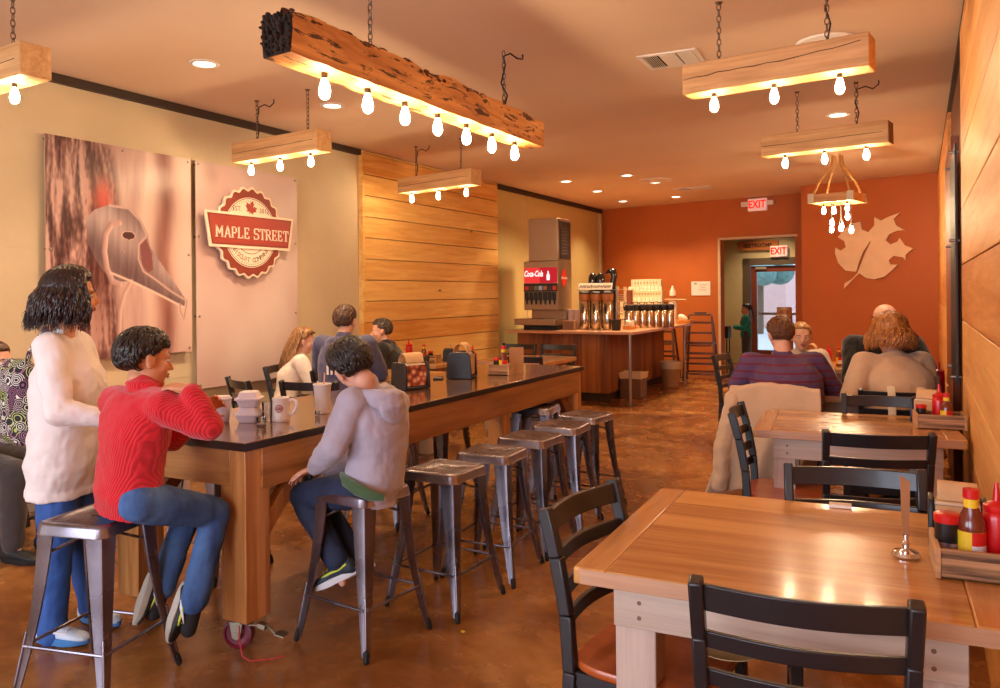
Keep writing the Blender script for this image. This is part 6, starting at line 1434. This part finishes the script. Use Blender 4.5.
def feet(t, off, J, F, k=.95, m=None):
    for q in 'LR': shoe(t, off, Vector((J['a'+q].x, J['a'+q].y, .088*k)), F, UP, k, m or SH, RUB)
# girl with long hair
J, F, Rt = seated(304, 341, 7.05, .93, (.93, .30), cdir(.93, -.25, .25), .10)
t, off, hd = person('girl with long light-brown hair in a white sweater seated by the wall', J, .93, PALE, dict(m=cloth('cream_knit', (236, 216, 196)), loose=.016, disp=.014, name='cream_sweater', skirt=.03), dict(m=denim('denim_dark', (18, 24, 44), (40, 52, 84))), .010, True)
hd.face(t, off); LBR = hairm('hair_light_brown', (88, 54, 28), (196, 142, 84), .4); hd.cap(t, off, LBR, .020, 34, -16, -52, .003, 30, 1.05, seed=5)
long_hair(hd, t, off, LBR, .36, 260, (105, 255), (0, 70), .02, .003, 0, .013, 23, back=.10); feet(t, off, J, F)
b = B(); b.X = Matrix.Translation(-off)
for q in (-1, 1): b.ell(hd.p(q*.032, .062, .098), (.028, .022, .008), hd.M, 12, 6)
b.tube([hd.p(-.075, -.03, .06), hd.p(-.06, .055, .095), hd.p(0, .07, .105), hd.p(.06, .055, .095), hd.p(.075, -.03, .06)], .003, 6); b.make('sunglasses', mat('near_black', (26, 20, 18), .5), t)
# navy hoodie
J, F, Rt = seated(346, 321, 6.6, 1.03, (.18, .98), cdir(.3, -.05, .95), .12, seat=.5)
t, off, hd = person('person in a navy hooded sweatshirt seen from behind, short brown hair', J, 1.03, PALE, dict(m=cloth('navy_fleece', (74, 72, 100)), loose=.022, disp=.016, name='navy_hoodie', hood=1.1, skirt=.03), dict(m=denim('denim_dark', (18, 24, 44), (40, 52, 84))), .010)
hd.cap(t, off, hairm('hair_brown', (50, 30, 18), (104, 66, 40)), .016, 30, -4, -54, .006, 50, 1.0, seed=6); short_locks(hd, t, off, _M['hair_brown'], .016, 600, 30, -4, -54, seed=61); hd.face(t, off); feet(t, off, J, F)
q = B(); q.X = Matrix.Translation(-off); o0 = J['c'] - F*.150 + UP*.035; 
for (x, z, w_, h) in ((-.045, 0, .014, .075), (-.03, .034, .05, .014), (-.012, 0, .014, .075), (.025, .0, .014, .075), (.04, .034, .045, .014), (.058, 0, .014, .075)): q.bar(o0+Rt*(x)-UP*h/2+UP*z*.0, o0+Rt*x+UP*h/2, .016 if w_ < .02 else w_, .010, up=F) if w_ < .02 else q.bar(o0+Rt*(x-w_/2+.01)+UP*z, o0+Rt*(x+w_/2)+UP*z, .010, .014)
q.make('chest_letters', mat('white_print', (222, 214, 210), .8), t, smooth=False)
# man in black jacket
J, F, Rt = seated(381, 331, 8.0, 1.0, (-.90, .05), cdir(-.95, -.12, -.18), .06)
t, off, hd = person('man in a black jacket facing left against the pine planks', J, 1.0, PALE, dict(m=cloth('black_fleece', (26, 22, 24)), loose=.03, disp=.016, name='black_jacket', collar=True, skirt=.03), dict(m=denim('denim_dark', (18, 24, 44), (40, 52, 84))), .010, chest=1.1)
hd.cap(t, off, hairm('hair_grey_brown', (46, 36, 30), (104, 88, 74)), .012, 38, -2, -52, .004, 50, 1.0, seed=7); short_locks(hd, t, off, _M['hair_grey_brown'], .012, 600, 38, -2, -52, seed=71); hd.face(t, off, (186, 110, 96)); feet(t, off, J, F)
# person cut off at the left edge
J, F, Rt = seated(-4, 363, 4.70, .98, (.95, -.25), None, .10)
t, off, hd = person('seated person at the left edge, only brown hair and dark lap showing', J, .98, PALE, dict(m=cloth('drab_shirt', (96, 80, 74)), loose=.015, name='shirt', skirt=.03), dict(m=cloth('dark_trousers', (66, 58, 56)), name='trousers', loose=.014), .010)
hd.cap(t, off, hairm('hair_brown', (50, 30, 18), (104, 66, 40)), .018, 30, -6, -44, .006, 50, seed=11); hd.face(t, off); feet(t, off, J, F)
# man in the striped sweater
m, nt, b_ = newmat('striped_knit'); v = coords(nt); sp = nt.nodes.new('ShaderNodeSeparateXYZ'); nt.links.new(v, sp.inputs[0])
mm_ = nt.nodes.new('ShaderNodeMath'); mm_.operation = 'MULTIPLY'; mm_.inputs[1].default_value = 1/.052; nt.links.new(sp.outputs[2], mm_.inputs[0]); fr = nt.nodes.new('ShaderNodeMath'); fr.operation = 'FRACT'; nt.links.new(mm_.outputs[0], fr.inputs[0])
st = ramp(nt, fr.outputs[0], [(.22, (1, 1, 1)), (.27, (0, 0, 0))]); gt = nt.nodes.new('ShaderNodeMath'); gt.operation = 'LESS_THAN'; gt.inputs[1].default_value = 1.13; nt.links.new(sp.outputs[2], gt.inputs[0])
ml = nt.nodes.new('ShaderNodeMath'); ml.operation = 'MULTIPLY'; nt.links.new(st, ml.inputs[0]); nt.links.new(gt.outputs[0], ml.inputs[1])
mx = nt.nodes.new('ShaderNodeMix'); mx.data_type = 'RGBA'; nt.links.new(ml.outputs[0], mx.inputs[0]); mx.inputs[6].default_value = (*lin((92, 66, 104)), 1); mx.inputs[7].default_value = (*lin((108, 34, 54)), 1)
nt.links.new(mx.outputs[2], b_.inputs['Base Color']); b_.inputs['Roughness'].default_value = .9; nz = ntex(nt, v, 60, 3); bump(nt, b_, nz.outputs['Fac'], .3, .006); STRP = m
J, F, Rt = seated(780, 335, 5.62, 1.08, (.05, 1), cdir(.0, -.25, 1), .20, sw=.205)
J['eL'] = at(738, 386, 5.62); J['eR'] = at(833, 390, 5.62); J['wL'] = at(762, 388, 5.85); J['wR'] = at(812, 388, 5.85)
t, off, hd = person('broad man in a purple sweater with maroon stripes, back to the camera', J, 1.08, PALE, dict(m=STRP, loose=.030, disp=.014, name='striped_sweater', skirt=.03, sleeve=.022), dict(m=denim('denim_dark', (18, 24, 44), (40, 52, 84))), .010, chest=1.18, belly=1.25, head_k=.98)
hd.cap(t, off, hairm('hair_chestnut', (70, 38, 18), (134, 80, 42)), .018, 34, -4, -56, .005, 50, seed=12); short_locks(hd, t, off, _M['hair_chestnut'], .018, 800, 34, -4, -56, seed=121); hd.face(t, off); feet(t, off, J, F)
# woman in the tan blazer
J, F, Rt = seated(889, 336, 5.50, 1.02, (-.02, 1), cdir(-.1, -.12, 1), .18, sw=.195)
J['eL'] = at(851, 396, 5.35); J['eR'] = at(931, 398, 5.35); J['wL'] = at(862, 400, 5.6); J['wR'] = at(920, 400, 5.6)
t, off, hd = person('woman with wavy auburn hair in a tan blazer, back to the camera', J, 1.02, PALE, dict(m=cloth('tan_corduroy', (206, 168, 132), .85, .05, 6, .3, 40), loose=.036, disp=.012, name='tan_blazer', skirt=.08, collar=True, sleeve=.026), dict(m=denim('denim_dark', (18, 24, 44), (40, 52, 84))), .010, True, chest=1.25, belly=1.4)
AUB = hairm('hair_auburn', (120, 60, 20), (216, 140, 66), .4); hd.cap(t, off, AUB, .040, 30, -14, -46, .010, 24, 1.3, seed=14)
long_hair(hd, t, off, AUB, .115, 520, (55, 305), (-15, 88), .04, .010, .01, .013, 31, d0=.034, name='hair_locks'); hd.face(t, off); feet(t, off, J, F, .9)
# woman facing the camera
J, F, Rt = seated(801, 337, 7.2, .96, (-.1, -1), cdir(-.22, -.08, -1), .10)
t, off, hd = person('woman with pulled-back blond hair facing the camera beyond the striped sweater', J, .96, PALE, dict(m=cloth('pale_blouse', (206, 186, 164)), loose=.014, name='blouse', skirt=.03), dict(m=denim('denim_dark', (18, 24, 44), (40, 52, 84))), .010, True, head_k=1.04)
hd.face(t, off, (190, 96, 86)); hd.cap(t, off, hairm('hair_blond', (140, 92, 48), (206, 156, 96)), .016, 36, -16, -44, .003, 30, seed=15); feet(t, off, J, F, .9)
# bald man
J, F, Rt = seated(886, 321, 6.75, 1.14, (.03, -1), cdir(.1, -.22, -1), .12, sw=.225, seat=.47)
t, off, hd = person('bald man in a black jacket leaning over the table beyond the tan blazer', J, 1.14, PALE, dict(m=cloth('black_fleece', (26, 22, 24)), loose=.035, disp=.016, name='black_jacket', skirt=.03, sleeve=.03), dict(m=denim('denim_dark', (18, 24, 44), (40, 52, 84))), .010, chest=1.1, head_k=1.22)
hd.cap(t, off, hairm('hair_grey_brown', (46, 36, 30), (104, 88, 74)), .008, 88, 2, -40, .003, 50, seed=16, name='hair_fringe', lim=-4); hd.face(t, off); feet(t, off, J, F)
# girl in green by the exit
h = at(746, 309.5, 15.2); F = cdir(-.95, 0, .2); Rt = F.cross(UP); g = Vector((h.x, h.y, 0)); k = .76
J = dict(p=g+UP*.68, c=g+UP*.86+F*.01, n=g+UP*1.03+F*.01, h=h, hf=F-UP*.15, hu=UP)
for q, s in (('L', -1), ('R', 1)):
    J['s'+q] = J['n']+Rt*s*.13-UP*.04; J['e'+q] = J['s'+q]+F*.05-UP*.2+Rt*s*.03; J['w'+q] = J['e'+q]+F*.18+UP*.02; J['hip'+q] = J['p']+Rt*s*.07; J['k'+q] = g+Rt*s*.08+UP*.37+F*.02; J['a'+q] = g+Rt*s*.08+UP*.07; J['t'+q] = F.copy()
t, off, hd = person('girl in a green top standing inside the opening by the glass door', J, k, TANSK, dict(m=cloth('green_jersey', (22, 122, 100)), loose=.014, name='green_top', skirt=.03), dict(m=cloth('dark_trousers', (66, 58, 56)), name='trousers'), .011, True, head_k=.9)
hd.cap(t, off, HB_, .016, 34, -8, -44, .003, 30, seed=17); long_hair(hd, t, off, HB_, .30, 90, (150, 210), (0, 40), .01, .003, 0, .012, 41, back=.06); hd.face(t, off); feet(t, off, J, F, .75)
# beige coat over the chair back
t = thing('beige_coat', 'beige coat draped over the chair back behind the striped-sweater man', 'coat', (-.83, 5.34, 0), R(2))
q = B(); NU, NV = 40, 46; G = []
for j in range(NV+1):
    row = []; f = j/NV
    for i in range(NU+1):
        u = i/NU*2-1
        if f < .12: y = .07 - f/.12*.10; z = .885 + .02*math.sin(PI*f/.12) - .03*(1-f/.12)
        else: g_ = (f-.12)/.88; y = -.03 - .05*math.sin(g_*PI*.6) ; z = .885 - g_*(.62+.12*(-u))
        g_ = max(0, (f-.12)/.88); wdt = .275 + .05*g_; x = u*wdt - .09*g_*g_*(1.0-.2*u)
        y += -.035*math.sin(u*7+f*3)*g_ - .02*mnoise.noise(Vector((u*3, f*4, 1)))*(.3+g_); z += .012*mnoise.noise(Vector((u*4, f*5, 7))) + (.015*math.cos(u*2.6) if f < .15 else 0)
        row.append(q._v((x, y, z)))
    G.append(row)
for j in range(NV):
    for i in range(NU): q._f([G[j][i], G[j][i+1], G[j+1][i+1], G[j+1][i]])
o = q.make('coat_shell', cloth('beige_coat', (206, 172, 140), .85, .06, 5, .25, 30), t, ang=180); s_ = o.modifiers.new('s', 'SOLIDIFY'); s_.thickness = .016; s_ = o.modifiers.new('ss', 'SUBSURF'); s_.levels = 1; s_.render_levels = 1
q = B()
for sgn in (-1,):
    q.limb([(.26*sgn, -.02, .80), (.31*sgn, -.07, .5), (.33*sgn, -.09, .24)], [.05, .058, .05])
solid(q, 'sleeve', cloth('beige_coat', (206, 172, 140), .85, .06, 5, .25, 30), t, .01, 4, .03, .08)
# scarf hung on the blazer woman's chair
for (x, lab) in ((-.165, 'left cream strap hanging over the blazer woman\'s chair rail'), (.0, 'right cream strap hanging over the blazer woman\'s chair rail')):
    t = thing('bag_strap', lab, 'strap', (x, 5.50, 0), 0, 'cream straps over the chair rail'); B().tube([(0, .03, .62), (.0, .02, .86), (0, -.015, .90), (.006, -.045, .86), (.012, -.05, .60)], .022, 8, ry=.004).make('strap', cloth('cream_strap', (220, 196, 160)), t)
